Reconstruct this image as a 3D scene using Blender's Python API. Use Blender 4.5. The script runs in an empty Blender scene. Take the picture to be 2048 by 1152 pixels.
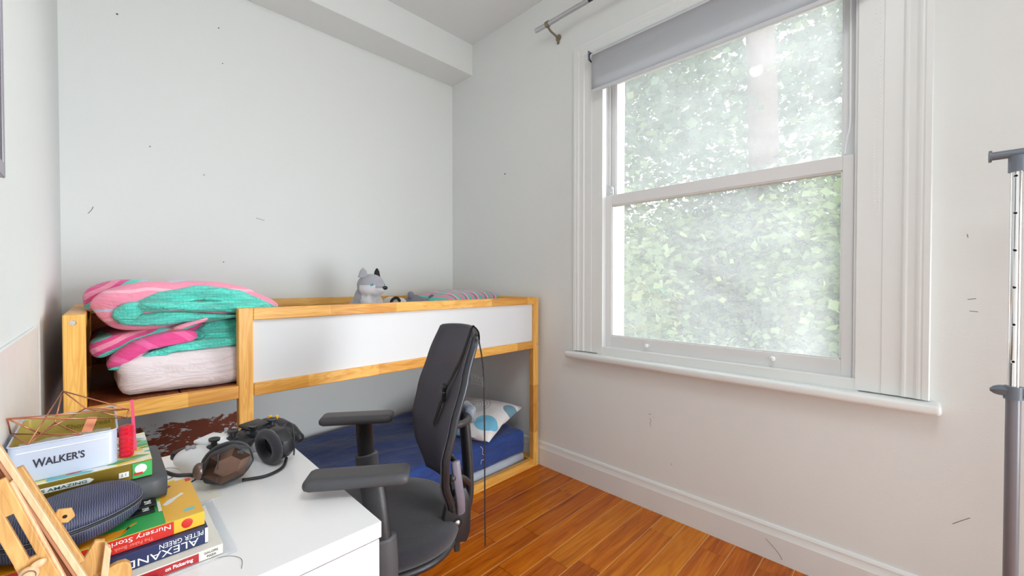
import bpy, bmesh, math, random
from math import sin, cos, pi, radians as RAD, sqrt
from mathutils import Vector, Matrix, noise
import numpy as np
random.seed(7)
sc = bpy.context.scene
COL = sc.collection
# ------------------------------------------------------------------ camera, world, lights, exposure
cam = bpy.data.cameras.new('camera'); cam_o = bpy.data.objects.new('camera', cam); COL.objects.link(cam_o)
cam.sensor_width = 36; cam.lens = 36 * 817 / 2048; cam.clip_start = 0.02; cam.clip_end = 200
cam_o.location = (0, 0, 1.26)
_y, _p = RAD(44.8), math.atan(11 / 817)
_F = Vector((cos(_y) * cos(_p), sin(_y) * cos(_p), -sin(_p)))
cam_o.rotation_euler = _F.to_track_quat('-Z', 'Y').to_euler()
sc.camera = cam_o
sc.view_settings.view_transform = 'Standard'; sc.view_settings.look = 'None'
sc.view_settings.gamma = 1; sc.view_settings.use_curve_mapping = False
sc.view_settings.exposure = 0.26
sc.cycles.use_denoising = True
sc.cycles.max_bounces = 10; sc.cycles.diffuse_bounces = 6; sc.cycles.transparent_max_bounces = 24
sc.cycles.sample_clamp_indirect = 6
W = bpy.data.worlds.new('sky'); sc.world = W; W.use_nodes = True
wn = W.node_tree
bg = wn.nodes['Background']; bg.inputs[1].default_value = 2.1
tc = wn.nodes.new('ShaderNodeTexCoord'); sx = wn.nodes.new('ShaderNodeSeparateXYZ'); rmp = wn.nodes.new('ShaderNodeValToRGB')
wn.links.new(tc.outputs['Generated'], sx.inputs[0]); wn.links.new(sx.outputs[2], rmp.inputs[0]); wn.links.new(rmp.outputs[0], bg.inputs[0])
rmp.color_ramp.elements[0].color = (0.95, 0.975, 1.0, 1); rmp.color_ramp.elements[1].color = (0.86, 0.93, 1.0, 1)

def area(name, loc, target, sx_, sy_, power, color=(1, 1, 1), spread=pi):
    l = bpy.data.lights.new(name, 'AREA'); l.shape = 'RECTANGLE'; l.size = sx_; l.size_y = sy_; l.energy = power; l.color = color
    l.spread = spread
    o = bpy.data.objects.new(name, l); COL.objects.link(o); o.location = loc
    o.rotation_euler = (Vector(target) - Vector(loc)).to_track_quat('-Z', 'Y').to_euler(); return o
area('added_ceiling_fill', (0.45, -0.1, 3.14), (0.6, 0.9, 0.7), 0.8, 0.9, 20, (0.93, 0.975, 1.0))  # unseen fill added under the ceiling, not a fitting of the room
area('added_rear_fill', (1.5, -2.35, 0.95), (-0.5, 1.6, 0.6), 1.2, 1.7, 42, (0.90, 0.97, 1.0), RAD(115))  # unseen fill added behind the camera; the front wall has no doorway

_s = bpy.data.lights.new('overcast_sun', 'SUN'); _s.energy = 9.5; _s.angle = RAD(55); _s.color = (1, 1, 1)
_so = bpy.data.objects.new('overcast_sun', _s); COL.objects.link(_so); _so.rotation_euler = Vector((-1, .22, -.42)).to_track_quat('-Z', 'Y').to_euler()

# ------------------------------------------------------------------ helpers
WM = {}
def world(o): return WM.get(o.name, Matrix.Identity(4))
def tag(o, label=None, cat=None, group=None, kind=None):
    if label: o['label'] = label
    if cat: o['category'] = cat
    if group: o['group'] = group
    if kind: o['kind'] = kind
    return o
def thing(name, label, cat, loc=(0, 0, 0), rz=0.0, group=None, rot=None):
    o = bpy.data.objects.new(name, None); COL.objects.link(o); o.empty_display_size = 0.05
    o.location = loc; o.rotation_euler = rot if rot else (0, 0, rz)
    e = o.rotation_euler.to_matrix().to_4x4(); WM[o.name] = Matrix.Translation(loc) @ e
    return tag(o, label, cat, group)
def struct(name, loc=(0, 0, 0)):
    o = bpy.data.objects.new(name, None); COL.objects.link(o); o.location = loc; WM[o.name] = Matrix.Translation(loc)
    o['kind'] = 'structure'; return o
def place(name, me, mats, parent=None, loc=None, local=False, smooth=False, **kw):
    """me in world coordinates unless local; parent's transform is taken out"""
    if isinstance(me, bmesh.types.BMesh):
        b = me; me = bpy.data.meshes.new(name); b.normal_update(); b.to_mesh(me); b.free()
    if not isinstance(mats, (list, tuple)): mats = [mats]
    mi_ = [p.material_index for p in me.polygons] if len(mats) > 1 else None
    me.materials.clear()
    for m in mats: me.materials.append(m)
    if mi_: me.polygons.foreach_set('material_index', mi_)
    o = bpy.data.objects.new(name, me); COL.objects.link(o)
    if parent is not None:
        o.parent = parent
        if local: WM[o.name] = world(parent)
        else:
            me.transform(world(parent).inverted()); WM[o.name] = world(parent)
    elif loc is not None:
        me.transform(Matrix.Translation(-Vector(loc))); o.location = loc; WM[o.name] = Matrix.Translation(loc)
    if smooth:
        me.polygons.foreach_set('use_smooth', [True] * len(me.polygons))
        if smooth == 'auto':
            try: me.set_sharp_from_angle(angle=RAD(38))
            except Exception: pass
    tag(o, **kw) if kw else None
    return o
def B(): return bmesh.new()
def cut_join(bm, other, mtx=None, mi=0):
    me = bpy.data.meshes.new('tmp'); other.to_mesh(me); other.free()
    if mtx is not None: me.transform(mtx)
    n = len(bm.faces); bm.from_mesh(me); bpy.data.meshes.remove(me); bm.faces.ensure_lookup_table()
    for f in bm.faces[n:]: f.material_index = mi
    return bm
def box(bm, a, b, bev=0.0, seg=2, mi=0, mtx=None):
    t = bmesh.new(); bmesh.ops.create_cube(t, size=1)
    a = Vector(a); b = Vector(b)
    for v in t.verts: v.co = Vector(((v.co.x + .5) * (b.x - a.x) + a.x, (v.co.y + .5) * (b.y - a.y) + a.y, (v.co.z + .5) * (b.z - a.z) + a.z))
    if bev > 0: bmesh.ops.bevel(t, geom=list(t.edges), offset=bev, segments=seg, affect='EDGES', profile=0.5, clamp_overlap=True)
    return cut_join(bm, t, mtx, mi)
def bar(bm, p, q, w, t, up=(0, 0, 1), bev=0.0, mi=0):
    """box beam from p to q; w across, t along 'up'"""
    p = Vector(p); q = Vector(q); x = (q - p); L = x.length; x.normalize()
    y = Vector(up).cross(x).normalized(); z = x.cross(y)
    M = Matrix((x, y, z)).transposed().to_4x4(); M.translation = p
    return box(bm, (0, -w / 2, -t / 2), (L, w / 2, t / 2), bev, 2, mi, M)
def tube(bm, pts, r, n=10, closed=False, caps=True, mi=0, flat=None):
    """sweep a circle (or flat=(w,t) ellipse/ribbon) along pts; r may be a list"""
    pts = [Vector(p) for p in pts]; N = len(pts); rs = r if isinstance(r, (list, tuple)) else [r] * N
    rings = []; prev = None
    for i, p in enumerate(pts):
        if closed: t = pts[(i + 1) % N] - pts[i - 1]
        else: t = pts[min(i + 1, N - 1)] - pts[max(i - 1, 0)]
        if t.length < 1e-9: t = Vector((0, 0, 1))
        t.normalize()
        if prev is None:
            a = Vector((0, 0, 1)) if abs(t.z) < .9 else Vector((1, 0, 0)); nrm = t.cross(a).normalized()
        else:
            nrm = (prev - t * prev.dot(t))
            nrm = nrm.normalized() if nrm.length > 1e-6 else t.orthogonal().normalized()
        prev = nrm; bn = t.cross(nrm)
        ring = []
        for k in range(n):
            a = 2 * pi * k / n
            if flat: off = nrm * (cos(a) * flat[0] / 2) + bn * (sin(a) * flat[1] / 2)
            else: off = (nrm * cos(a) + bn * sin(a)) * rs[i]
            ring.append(bm.verts.new(p + off))
        rings.append(ring)
    M = N if closed else N - 1
    for i in range(M):
        A, C = rings[i], rings[(i + 1) % N]
        for k in range(n):
            f = bm.faces.new((A[k], A[(k + 1) % n], C[(k + 1) % n], C[k])); f.material_index = mi
    if caps and not closed:
        f = bm.faces.new(rings[0][::-1]); f.material_index = mi
        f = bm.faces.new(rings[-1]); f.material_index = mi
    return bm
def lathe(bm, prof, n=24, mtx=None, mi=0):
    t = bmesh.new(); rings = []
    for r, z in prof:
        rings.append([t.verts.new((max(r, 1e-5) * cos(2 * pi * k / n), max(r, 1e-5) * sin(2 * pi * k / n), z)) for k in range(n)])
    for A, C in zip(rings, rings[1:]):
        for k in range(n): t.faces.new((A[k], A[(k + 1) % n], C[(k + 1) % n], C[k]))
    t.faces.new(rings[0][::-1]); t.faces.new(rings[-1])
    return cut_join(bm, t, mtx, mi)
def axis_mtx(loc, z, x=None):
    z = Vector(z).normalized(); x = Vector(x) if x else z.orthogonal()
    x = (x - z * x.dot(z)).normalized(); y = z.cross(x)
    M = Matrix((x, y, z)).transposed().to_4x4(); M.translation = Vector(loc); return M
def ell(bm, c, r, rot=(0, 0, 0), seg=20, ring=12, mi=0):
    t = bmesh.new(); bmesh.ops.create_uvsphere(t, u_segments=seg, v_segments=ring, radius=1)
    from mathutils import Euler
    M = Matrix.Translation(c) @ Euler(rot).to_matrix().to_4x4() @ Matrix.Diagonal((r[0], r[1], r[2], 1))
    return cut_join(bm, t, M, mi)
def prism(bm, pts2, h, mtx, bev=0.0, mi=0):
    t = bmesh.new(); lo = [t.verts.new((x, y, 0)) for x, y in pts2]; hi = [t.verts.new((x, y, h)) for x, y in pts2]; n = len(lo)
    t.faces.new(lo[::-1]); t.faces.new(hi)
    for k in range(n): t.faces.new((lo[k], lo[(k + 1) % n], hi[(k + 1) % n], hi[k]))
    bmesh.ops.recalc_face_normals(t, faces=t.faces)
    if bev: bmesh.ops.bevel(t, geom=list(t.edges), offset=bev, segments=2, affect='EDGES', profile=.5, clamp_overlap=True)
    return cut_join(bm, t, mtx, mi)
def rbox(a, b, r, n=(20, 20, 6), disp=None):
    """rounded, finely divided box; disp(p, normal)->offset distance"""
    a = Vector(a); b = Vector(b); bm = bmesh.new(); c = (a + b) / 2; h = (b - a) / 2
    for ax in range(3):
        u, v = (ax + 1) % 3, (ax + 2) % 3
        for s in (-1, 1):
            g = []
            for i in range(n[u] + 1):
                row = []
                for j in range(n[v] + 1):
                    p = [0, 0, 0]; p[ax] = s * h[ax]; p[u] = (2 * i / n[u] - 1) * h[u]; p[v] = (2 * j / n[v] - 1) * h[v]
                    p = Vector(p); q = Vector([max(-(h[k] - r), min(h[k] - r, p[k])) for k in range(3)])
                    d = p - q; nr = d.normalized() if d.length > 1e-9 else Vector((0, 0, 1))
                    pp = q + nr * r + c
                    if disp: pp = pp + nr * disp(pp, nr)
                    row.append(bm.verts.new(pp))
                g.append(row)
            for i in range(n[u]):
                for j in range(n[v]):
                    f = (g[i][j], g[i + 1][j], g[i + 1][j + 1], g[i][j + 1])
                    bm.faces.new(f if s > 0 else f[::-1])
    bmesh.ops.remove_doubles(bm, verts=bm.verts, dist=1e-5)
    return bm
def catmull(P, n, closed=True):
    P = [Vector(p) for p in P]; N = len(P); out = []
    segs = N if closed else N - 1
    for i in range(segs):
        p0 = P[(i - 1) % N] if closed else P[max(i - 1, 0)]
        p1 = P[i]; p2 = P[(i + 1) % N]; p3 = P[(i + 2) % N] if closed else P[min(i + 2, N - 1)]
        for k in range(n):
            t = k / n
            out.append(0.5 * ((2 * p1) + (p2 - p0) * t + (2 * p0 - 5 * p1 + 4 * p2 - p3) * t * t + (3 * p1 - p0 - 3 * p2 + p3) * t ** 3))
    if not closed: out.append(P[-1])
    return out
def fold_blob(out, y0, y1, dome=0.03, amp=0.004, n=7, wav=14):
    """soft folded-cloth lump: a closed XZ outline swept along Y with domed ends"""
    o2 = catmull([(x, 0, z) for x, z in out], n); c = sum(o2, Vector()) / len(o2); bm = bmesh.new(); rings = []
    prof = [(0.0, .25), (.12, .62), (.35, .86), (.65, .97), (1, 1)]
    ys = [(y0 + dome * t, s) for t, s in prof]
    m = 9; ys += [(y0 + dome + (y1 - y0 - 2 * dome) * k / m, 1) for k in range(1, m)]
    ys += [(y1 - dome * t, s) for t, s in prof[::-1]]
    for y, s in ys:
        ring = []
        for p in o2:
            q = c + (p - c) * s; q.y = y
            d = noise.noise(Vector((q.x * wav, y * wav * .5, q.z * wav * 2.3))) * amp
            nr = (p - c).normalized(); q = q + nr * d; q.y += noise.noise(Vector((q.x * 9, 7, q.z * 26))) * amp * 1.5
            ring.append(bm.verts.new(q))
        rings.append(ring)
    L = len(o2)
    for A, C in zip(rings, rings[1:]):
        for k in range(L): bm.faces.new((A[k], C[k], C[(k + 1) % L], A[(k + 1) % L]))
    bm.faces.new(rings[0]); bm.faces.new(rings[-1][::-1])
    bmesh.ops.recalc_face_normals(bm, faces=bm.faces)
    return bm
def remesh(bm, voxel, smooth=6):
    me = bpy.data.meshes.new('tmp'); bm.to_mesh(me); bm.free()
    o = bpy.data.objects.new('tmp', me); COL.objects.link(o)
    m = o.modifiers.new('r', 'REMESH'); m.mode = 'VOXEL'; m.voxel_size = voxel
    if smooth: s = o.modifiers.new('s', 'SMOOTH'); s.iterations = smooth; s.factor = .6
    dg = bpy.context.evaluated_depsgraph_get(); dg.update()
    r = bpy.data.meshes.new_from_object(o.evaluated_get(dg)); bpy.data.objects.remove(o)
    return r
def text(name, body, size, loc, xd, yd, m, parent, align='CENTER', ext=0.0002, scx=1.0, offset=0.0, local=False, fit=None):
    cu = bpy.data.curves.new(name, 'FONT'); cu.body = body; cu.size = size; cu.align_x = align; cu.align_y = 'CENTER'
    cu.extrude = ext; cu.offset = offset; cu.resolution_u = 3
    o = bpy.data.objects.new('tmp', cu); COL.objects.link(o)
    dg = bpy.context.evaluated_depsgraph_get(); dg.update()
    me = bpy.data.meshes.new_from_object(o.evaluated_get(dg)); bpy.data.objects.remove(o)
    if fit:
        xs = [v.co.x for v in me.vertices]; ys = [v.co.y for v in me.vertices]
        me.transform(Matrix.Translation((-(min(xs) + max(xs)) / 2, -(min(ys) + max(ys)) / 2, 0)))
        me.transform(Matrix.Diagonal((fit[0] / (max(xs) - min(xs)), fit[1] / (max(ys) - min(ys)), 1, 1)))
    x = Vector(xd).normalized(); y = Vector(yd).normalized(); z = x.cross(y)
    M = Matrix((x, y, z)).transposed().to_4x4(); M.translation = Vector(loc)
    me.transform(M @ Matrix.Diagonal((scx, 1, 1, 1)))
    return place(name, me, m, parent, local=local)

# ------------------------------------------------------------------ materials
def srgb(r, g, b):
    f = lambda c: (c / 255 / 12.92) if c / 255 <= .04045 else ((c / 255 + .055) / 1.055) ** 2.4
    return (f(r), f(g), f(b), 1)
class NT:
    def __init__(s, name):
        s.m = bpy.data.materials.new(name); s.m.use_nodes = True; s.t = s.m.node_tree
        s.b = s.t.nodes['Principled BSDF']; s.out = s.t.nodes['Material Output']
    def n(s, typ, **kw):
        x = s.t.nodes.new('ShaderNode' + typ)
        for k, v in kw.items(): setattr(x, k, v)
        return x
    def l(s, a, b): s.t.links.new(a, b)
    def coord(s, kind='Object', scale=(1, 1, 1), rot=(0, 0, 0), loc=(0, 0, 0)):
        c = s.n('TexCoord'); m = s.n('Mapping'); s.l(c.outputs[kind], m.inputs[0])
        m.inputs['Scale'].default_value = scale; m.inputs['Rotation'].default_value = rot; m.inputs['Location'].default_value = loc
        return m.outputs[0]
    def noise(s, vec, scale, detail=4, rough=.5, dist=0):
        x = s.n('TexNoise'); s.l(vec, x.inputs['Vector']); x.inputs['Scale'].default_value = scale
        x.inputs['Detail'].default_value = detail; x.inputs['Roughness'].default_value = rough; x.inputs['Distortion'].default_value = dist
        return x.outputs['Fac']
    def ramp(s, fac, stops, interp='LINEAR'):
        r = s.n('ValToRGB'); s.l(fac, r.inputs[0]); cr = r.color_ramp; cr.interpolation = interp
        while len(cr.elements) < len(stops): cr.elements.new(.5)
        for e, (p, c) in zip(cr.elements, stops): e.position = p; e.color = c if len(c) == 4 else (*c, 1)
        return r.outputs[0]
    def mix(s, fac, a, b, mode='MIX'):
        x = s.n('MixRGB', blend_type=mode)
        for i, v in enumerate((fac, a, b)):
            if hasattr(v, 'links') or hasattr(v, 'is_linked'): s.l(v, x.inputs[i])
            else: x.inputs[i].default_value = v
        return x.outputs[0]
    def math(s, op, a, b=0.0, c=None):
        x = s.n('Math', operation=op)
        for i, v in enumerate((a, b) if c is None else (a, b, c)):
            if hasattr(v, 'is_linked'): s.l(v, x.inputs[i])
            else: x.inputs[i].default_value = v
        return x.outputs[0]
    def bump(s, h, strength=.2, dist=.01):
        x = s.n('Bump'); x.inputs['Strength'].default_value = strength; x.inputs['Distance'].default_value = dist
        s.l(h, x.inputs['Height']); s.l(x.outputs[0], s.b.inputs['Normal'])
    def base(s, c):
        if hasattr(c, 'is_linked'): s.l(c, s.b.inputs['Base Color'])
        else: s.b.inputs['Base Color'].default_value = c
    def set(s, rough=.5, metal=0, spec=None, coat=None, sheen=None, trans=None):
        s.b.inputs['Roughness'].default_value = rough; s.b.inputs['Metallic'].default_value = metal
        if spec is not None: s.b.inputs['Specular IOR Level'].default_value = spec
        if coat is not None: s.b.inputs['Coat Weight'].default_value = coat; s.b.inputs['Coat Roughness'].default_value = .1
        if sheen is not None: s.b.inputs['Sheen Weight'].default_value = sheen
        if trans is not None: s.b.inputs['Transmission Weight'].default_value = trans
        return s.m
def plain(name, c, rough=.5, metal=0, var=.06, bump=0.0, bscale=60, spec=None, coat=None, sheen=None):
    s = NT(name); v = s.coord(); f = s.noise(v, 18, 3)
    c2 = tuple(max(0, x * (1 - var * 2)) for x in c[:3]) + (1,)
    s.base(s.mix(s.math('MULTIPLY', f, .9), c, c2))
    if bump: s.bump(s.noise(v, bscale, 4), bump, .004)
    return s.set(rough, metal, spec, coat, sheen)
def wood(name, axis, light, dark, rough=.38, joints=True, scale=1.0, seg=3.1):
    """pine with grain along axis (0,1,2) and finger-jointed segments of different tone"""
    s = NT(name); sc3 = [26 * scale] * 3; sc3[axis] = 1.6 * scale
    v = s.coord('Object', tuple(sc3)); g = s.noise(v, 1.0, 6, .6, 1.2)
    sc4 = [9 * scale] * 3; sc4[axis] = .9 * scale
    v2 = s.coord('Object', tuple(sc4), loc=(3, 1, 2)); g2 = s.noise(v2, 1.3, 2, .5, 2.0)
    w = s.math('SINE', s.math('MULTIPLY', g2, 55)); w = s.math('MULTIPLY_ADD', w, .11, g)
    col = s.ramp(w, [(.25, dark), (.5, tuple(.5 * (a + b) for a, b in zip(light, dark))), (.72, light)])
    if joints:
        c = s.n('TexCoord'); sp = s.n('SeparateXYZ'); s.l(c.outputs['Object'], sp.inputs[0])
        oi = s.n('ObjectInfo')
        k = s.math('FLOOR', s.math('MULTIPLY_ADD', sp.outputs[axis], seg, s.math('MULTIPLY', oi.outputs['Random'], 7)))
        wn_ = s.n('TexWhiteNoise', noise_dimensions='1D'); s.l(k, wn_.inputs['W'])
        tint = s.ramp(wn_.outputs['Value'], [(0, (.80, .72, .60)), (.5, (1, 1, 1)), (1, (1.0, 1.04, 1.12))])
        col = s.mix(1.0, col, tint, 'MULTIPLY')
    s.base(col); s.bump(w, .06, .002); return s.set(rough)

PL, PD = srgb(240, 186, 96), srgb(214, 146, 54)
M_wall = plain('wall_paint', (.775, .80, .79, 1), .8, var=.01, bump=.10, bscale=120, spec=.12)
M_ceil = plain('ceiling_paint', (.76, .785, .79, 1), .7, var=.01, bump=.06, bscale=90)
M_trim = plain('trim_gloss_white', (.78, .80, .79, 1), .32, var=.015)
M_sash = plain('sash_gloss_white', (.76, .77, .775, 1), .3, var=.015)
M_white = plain('white_lacquer', (.86, .86, .87, 1), .3, var=.01)
M_panelw = plain('white_panel_paint', (.70, .715, .735, 1), .6, var=.01, spec=.15)
M_desk = plain('desk_white_foil', (.93, .93, .945, 1), .25, var=.01)
M_pinex = wood('pine_x', 0, PL, PD); M_piney = wood('pine_y', 1, PL, PD); M_pinez = wood('pine_z', 2, PL, PD)
M_easel = wood('easel_beech', 2, srgb(226, 180, 112), srgb(198, 146, 82), .45, joints=False, scale=2.2)
M_easel2 = wood('easel_beech_pale', 2, srgb(242, 208, 168), srgb(222, 178, 136), .45, joints=False, scale=2.2)
M_easeldark = plain('easel_dark_groove', srgb(128, 66, 32), .6); M_easeltan = plain('easel_tan_edge', srgb(196, 140, 104), .5)
M_boardbrown = wood('bunk_board_brown', 1, srgb(150, 78, 34), srgb(104, 44, 18), .5, joints=False)
M_black = plain('black_plastic', srgb(38, 38, 42), .42, bump=.15, bscale=300)
M_arm = plain('armrest_polyurethane', srgb(74, 74, 78), .5, bump=.1, bscale=400)
M_greypl = plain('grey_plastic', srgb(112, 120, 132), .4)
M_greyhi = plain('light_grey_plastic', srgb(165, 168, 176), .35)
M_darkmetal = plain('charcoal_metal', srgb(70, 72, 78), .35, .6)
M_chrome = plain('chrome', (.85, .85, .86, 1), .12, 1, var=.02)
M_steel = plain('brushed_steel', (.62, .63, .65, 1), .35, 1, var=.05)
M_greypole = plain('grey_painted_tube', srgb(132, 132, 140), .35, .3)
M_brass = plain('antique_nickel', srgb(150, 140, 122), .35, .8)
M_copper = plain('copper_wire', srgb(206, 134, 104), .32, .85)
M_fabblack = plain('black_seat_fabric', srgb(40, 38, 46), .9, var=.15, bump=.5, bscale=500, sheen=.3)
M_strap = plain('black_webbing', srgb(14, 14, 16), .8, bump=.4, bscale=400)
M_dark = plain('dark_gap', (.01, .01, .01, 1), .9)
M_mark = plain('pencil_mark', srgb(120, 116, 112), .9)
M_spot = plain('nail_hole_grey', srgb(96, 90, 84), .9)
M_inkw = plain('white_ink', (.85, .85, .85, 1), .5); M_inkd = plain('dark_ink', srgb(45, 42, 60), .5)
M_inkg = plain('grey_ink', srgb(90, 90, 96), .5); M_inkgr = plain('green_ink', srgb(60, 110, 90), .5)
M_paper = plain('book_pages', srgb(236, 232, 222), .8, var=.05)
s_ = NT('blind_fabric'); s_.base((.62, .635, .67, 1)); s_.set(.8); _tl = s_.n('BsdfTranslucent'); _tl.inputs[0].default_value = (.7, .7, .74, 1); _mx = s_.n('MixShader'); _mx.inputs[0].default_value = .05
s_.l(s_.b.outputs[0], _mx.inputs[1]); s_.l(_tl.outputs[0], _mx.inputs[2]); s_.l(_mx.outputs[0], s_.out.inputs[0]); M_blind = s_.m
M_red = plain('red_cover', srgb(206, 40, 28), .4); M_redd = plain('dark_red_cover', srgb(176, 36, 44), .4)
M_navy = plain('navy_cover', srgb(34, 48, 92), .4); M_yellow = plain('yellow_cover', srgb(246, 186, 56), .35)
M_orange = plain('orange_cover', srgb(250, 160, 20), .4); M_green = plain('green_cover', srgb(58, 180, 92), .35)
M_lime = plain('lime_print', srgb(170, 220, 90), .4); M_blueprint = plain('blue_print', srgb(110, 200, 220), .4)
M_gold = plain('gold_foil_cover', srgb(148, 122, 36), .35, .35, var=.2); M_tingold = plain('gold_tin_lacquer', srgb(222, 204, 120), .35, .45, var=.08)
M_tin = plain('pale_blue_tin', srgb(196, 204, 222), .35, .15, var=.02)
M_greycase = plain('graphite_case', srgb(70, 72, 76), .5); M_blackcard = plain('black_card', srgb(20, 26, 22), .4)
M_bw = plain('white_plastic', (.82, .82, .84, 1), .3); M_yelpl = plain('yellow_plastic', srgb(240, 180, 20), .35)
M_fur = plain('grey_plush', srgb(176, 176, 184), .95, var=.1, bump=.8, bscale=350, sheen=.5)
M_furw = plain('white_plush', srgb(226, 224, 226), .95, var=.05, bump=.8, bscale=350, sheen=.5)
M_furd = plain('dark_grey_plush', srgb(40, 38, 42), .95, bump=.8, bscale=350)
M_nose = plain('black_glossy_nose', srgb(18, 18, 20), .2); M_eye = plain('blue_eye', srgb(60, 180, 220), .15)

def m_floor():
    s = NT('teak_floor'); oi = s.n('ObjectInfo')
    off = s.n('CombineXYZ'); s.l(s.math('MULTIPLY', oi.outputs['Random'], 37), off.inputs[0]); s.l(s.math('MULTIPLY', oi.outputs['Random'], 91), off.inputs[1])
    tcx = s.n('TexCoord'); add = s.n('VectorMath', operation='ADD'); s.l(tcx.outputs['Object'], add.inputs[0]); s.l(off.outputs[0], add.inputs[1])
    mp = s.n('Mapping'); s.l(add.outputs[0], mp.inputs[0]); mp.inputs['Scale'].default_value = (.9, 22, 22)
    mp2 = s.n('Mapping'); s.l(add.outputs[0], mp2.inputs[0]); mp2.inputs['Scale'].default_value = (.9, 8, 8)
    g = s.noise(mp.outputs[0], 1.4, 6, .62, 1.2); g2 = s.noise(mp2.outputs[0], 1.0, 2, .5, 2.2)
    w = s.math('MULTIPLY_ADD', s.math('SINE', s.math('MULTIPLY', g2, 34)), .06, g)
    a = s.ramp(w, [(.22, srgb(136, 60, 6)), (.48, srgb(186, 94, 10)), (.75, srgb(210, 122, 22))])
    b = s.ramp(w, [(.22, srgb(184, 108, 16)), (.48, srgb(210, 128, 20)), (.75, srgb(228, 152, 36))])
    c = s.ramp(w, [(.22, srgb(112, 44, 6)), (.5, srgb(160, 76, 12)), (.75, srgb(188, 98, 22))])
    r = s.math('MULTIPLY', oi.outputs['Random'], 1.0)
    col = s.mix(s.ramp(r, [(.0, (0, 0, 0)), (.7, (.0, 0, 0)), (.95, (.7, .7, .7))]), s.mix(s.ramp(r, [(.1, (.7, .7, .7)), (.5, (0, 0, 0))]), a, c), b)
    v = s.coord('Generated'); s.base(col); s.bump(w, .05, .002)
    return s.set(.25, spec=.3)
M_floor = m_floor()
def m_backwall():
    """white paint with an area of old red-brown paint showing below the bunk"""
    s = NT('wall_paint_with_old_brown_patch'); c = s.n('TexCoord'); sp = s.n('SeparateXYZ'); s.l(c.outputs['Object'], sp.inputs[0])
    v = s.coord('Object', (1, 1, 1.5)); nz = s.noise(v, 9, 8, .72, .6); n2 = s.noise(s.coord('Object', (5, 1, 14)), 3, 6, .7)
    x, z = sp.outputs[0], sp.outputs[2]
    ex = s.math('SUBTRACT', 1, s.math('POWER', s.math('ABSOLUTE', s.math('DIVIDE', s.math('SUBTRACT', x, .30), .29)), 4))
    ez = s.math('SUBTRACT', 1, s.math('POWER', s.math('ABSOLUTE', s.math('DIVIDE', s.math('SUBTRACT', z, .31), .20)), 4))
    e = s.math('MINIMUM', ex, ez)
    m = s.math('ADD', s.math('MULTIPLY', s.math('SUBTRACT', nz, .46), 3.4), e)
    # streaky worn holes
    m = s.math('MINIMUM', m, s.math('MULTIPLY', s.math('SUBTRACT', s.math('MULTIPLY_ADD', x, .55, n2), .52), 8))
    k = s.ramp(m, [(.42, (0, 0, 0)), (.5, (1, 1, 1))])
    s.base(s.mix(k, (.775, .80, .79, 1), s.mix(nz, srgb(168, 80, 40), srgb(116, 46, 22))))
    s.bump(s.noise(s.coord(), 120, 4), .10, .004)
    return s.set(.6)
M_backwall = m_backwall()
def m_cloth(name, c, c2, wr=7, strength=.6, rough=.85, stretch=(1, 3, 3), thread=0, sheen=.2):
    s = NT(name); v = s.coord('Object', stretch); f = s.noise(v, wr, 4, .55, 1.2)
    s.base(s.mix(f, c, c2))
    h = f
    if thread:
        h = s.math('ADD', f, s.math('MULTIPLY', s.math('SINE', s.math('MULTIPLY', s.noise(s.coord('Object', (1, 1, 1)), thread, 0), 30)), .02))
    s.bump(h, strength, .03); return s.set(rough, sheen=sheen)
M_sheetnavy = m_cloth('navy_fitted_sheet', srgb(38, 78, 156), srgb(20, 40, 104), 3.5, .45, .8, (1.3, 2.6, 5))
M_sheetwhite = m_cloth('lilac_white_sheet', srgb(224, 212, 214), srgb(206, 192, 196), 5, .5, .85, (1, 2, 4))
M_base = m_cloth('pale_grey_mattress_base', srgb(188, 196, 210), srgb(170, 178, 192), 4, .2)
def m_duvet(name, stops, scale, rot=(0, 0, 0), ticks=True):
    s = NT(name); v = s.coord('Object', (1, .15, 1), rot); sp = s.n('SeparateXYZ'); s.l(v, sp.inputs[0])
    d = s.math('ADD', s.math('MULTIPLY', sp.outputs[2], scale), s.math('MULTIPLY', s.noise(v, 4, 2), 1.0))
    f = s.math('FRACT', d); col = s.ramp(f, stops, 'CONSTANT')
    s.base(col); s.bump(s.noise(s.coord('Object', (1, 2, 3)), 14, 4, .6, 1), .5, .02); return s.set(.85, sheen=.3)
PK, PK2, MG, TL, OR_, GB = srgb(232, 140, 166), srgb(240, 176, 192), srgb(216, 66, 134), srgb(84, 206, 188), srgb(236, 150, 110), srgb(178, 190, 210)
M_pink = m_duvet('duvet_pink_stripes', [(0, PK), (.35, PK2), (.45, PK), (.7, GB), (.78, PK)], 9)
M_multi = m_duvet('duvet_multicolour_stripes', [(0, PK), (.18, MG), (.34, TL), (.5, OR_), (.62, GB), (.72, TL), (.85, MG)], 11, (0, .5, 0))
M_mag = m_duvet('duvet_magenta_stripes', [(0, MG), (.55, srgb(226, 96, 156)), (.8, MG)], 14, (0, -.5, 0))
def m_teal():
    s = NT('duvet_teal_underside'); v = s.coord('Object', (1, 1, 1), (0, RAD(35), 0))
    b = s.n('TexBrick'); s.l(s.coord('Object', (1, 1, 1), (RAD(90), 0, RAD(0))), b.inputs['Vector'])
    b.inputs['Scale'].default_value = 22; b.inputs['Mortar Size'].default_value = .012
    b.inputs['Color1'].default_value = srgb(96, 226, 208); b.inputs['Color2'].default_value = srgb(84, 218, 200); b.inputs['Mortar'].default_value = srgb(52, 180, 164)
    s.base(b.outputs[0]); s.bump(s.noise(s.coord('Object', (1, 2, 3.5)), 9, 5, .6, 1.6), 1.0, .035); return s.set(.85, sheen=.3)
M_teal = m_teal()
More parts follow.
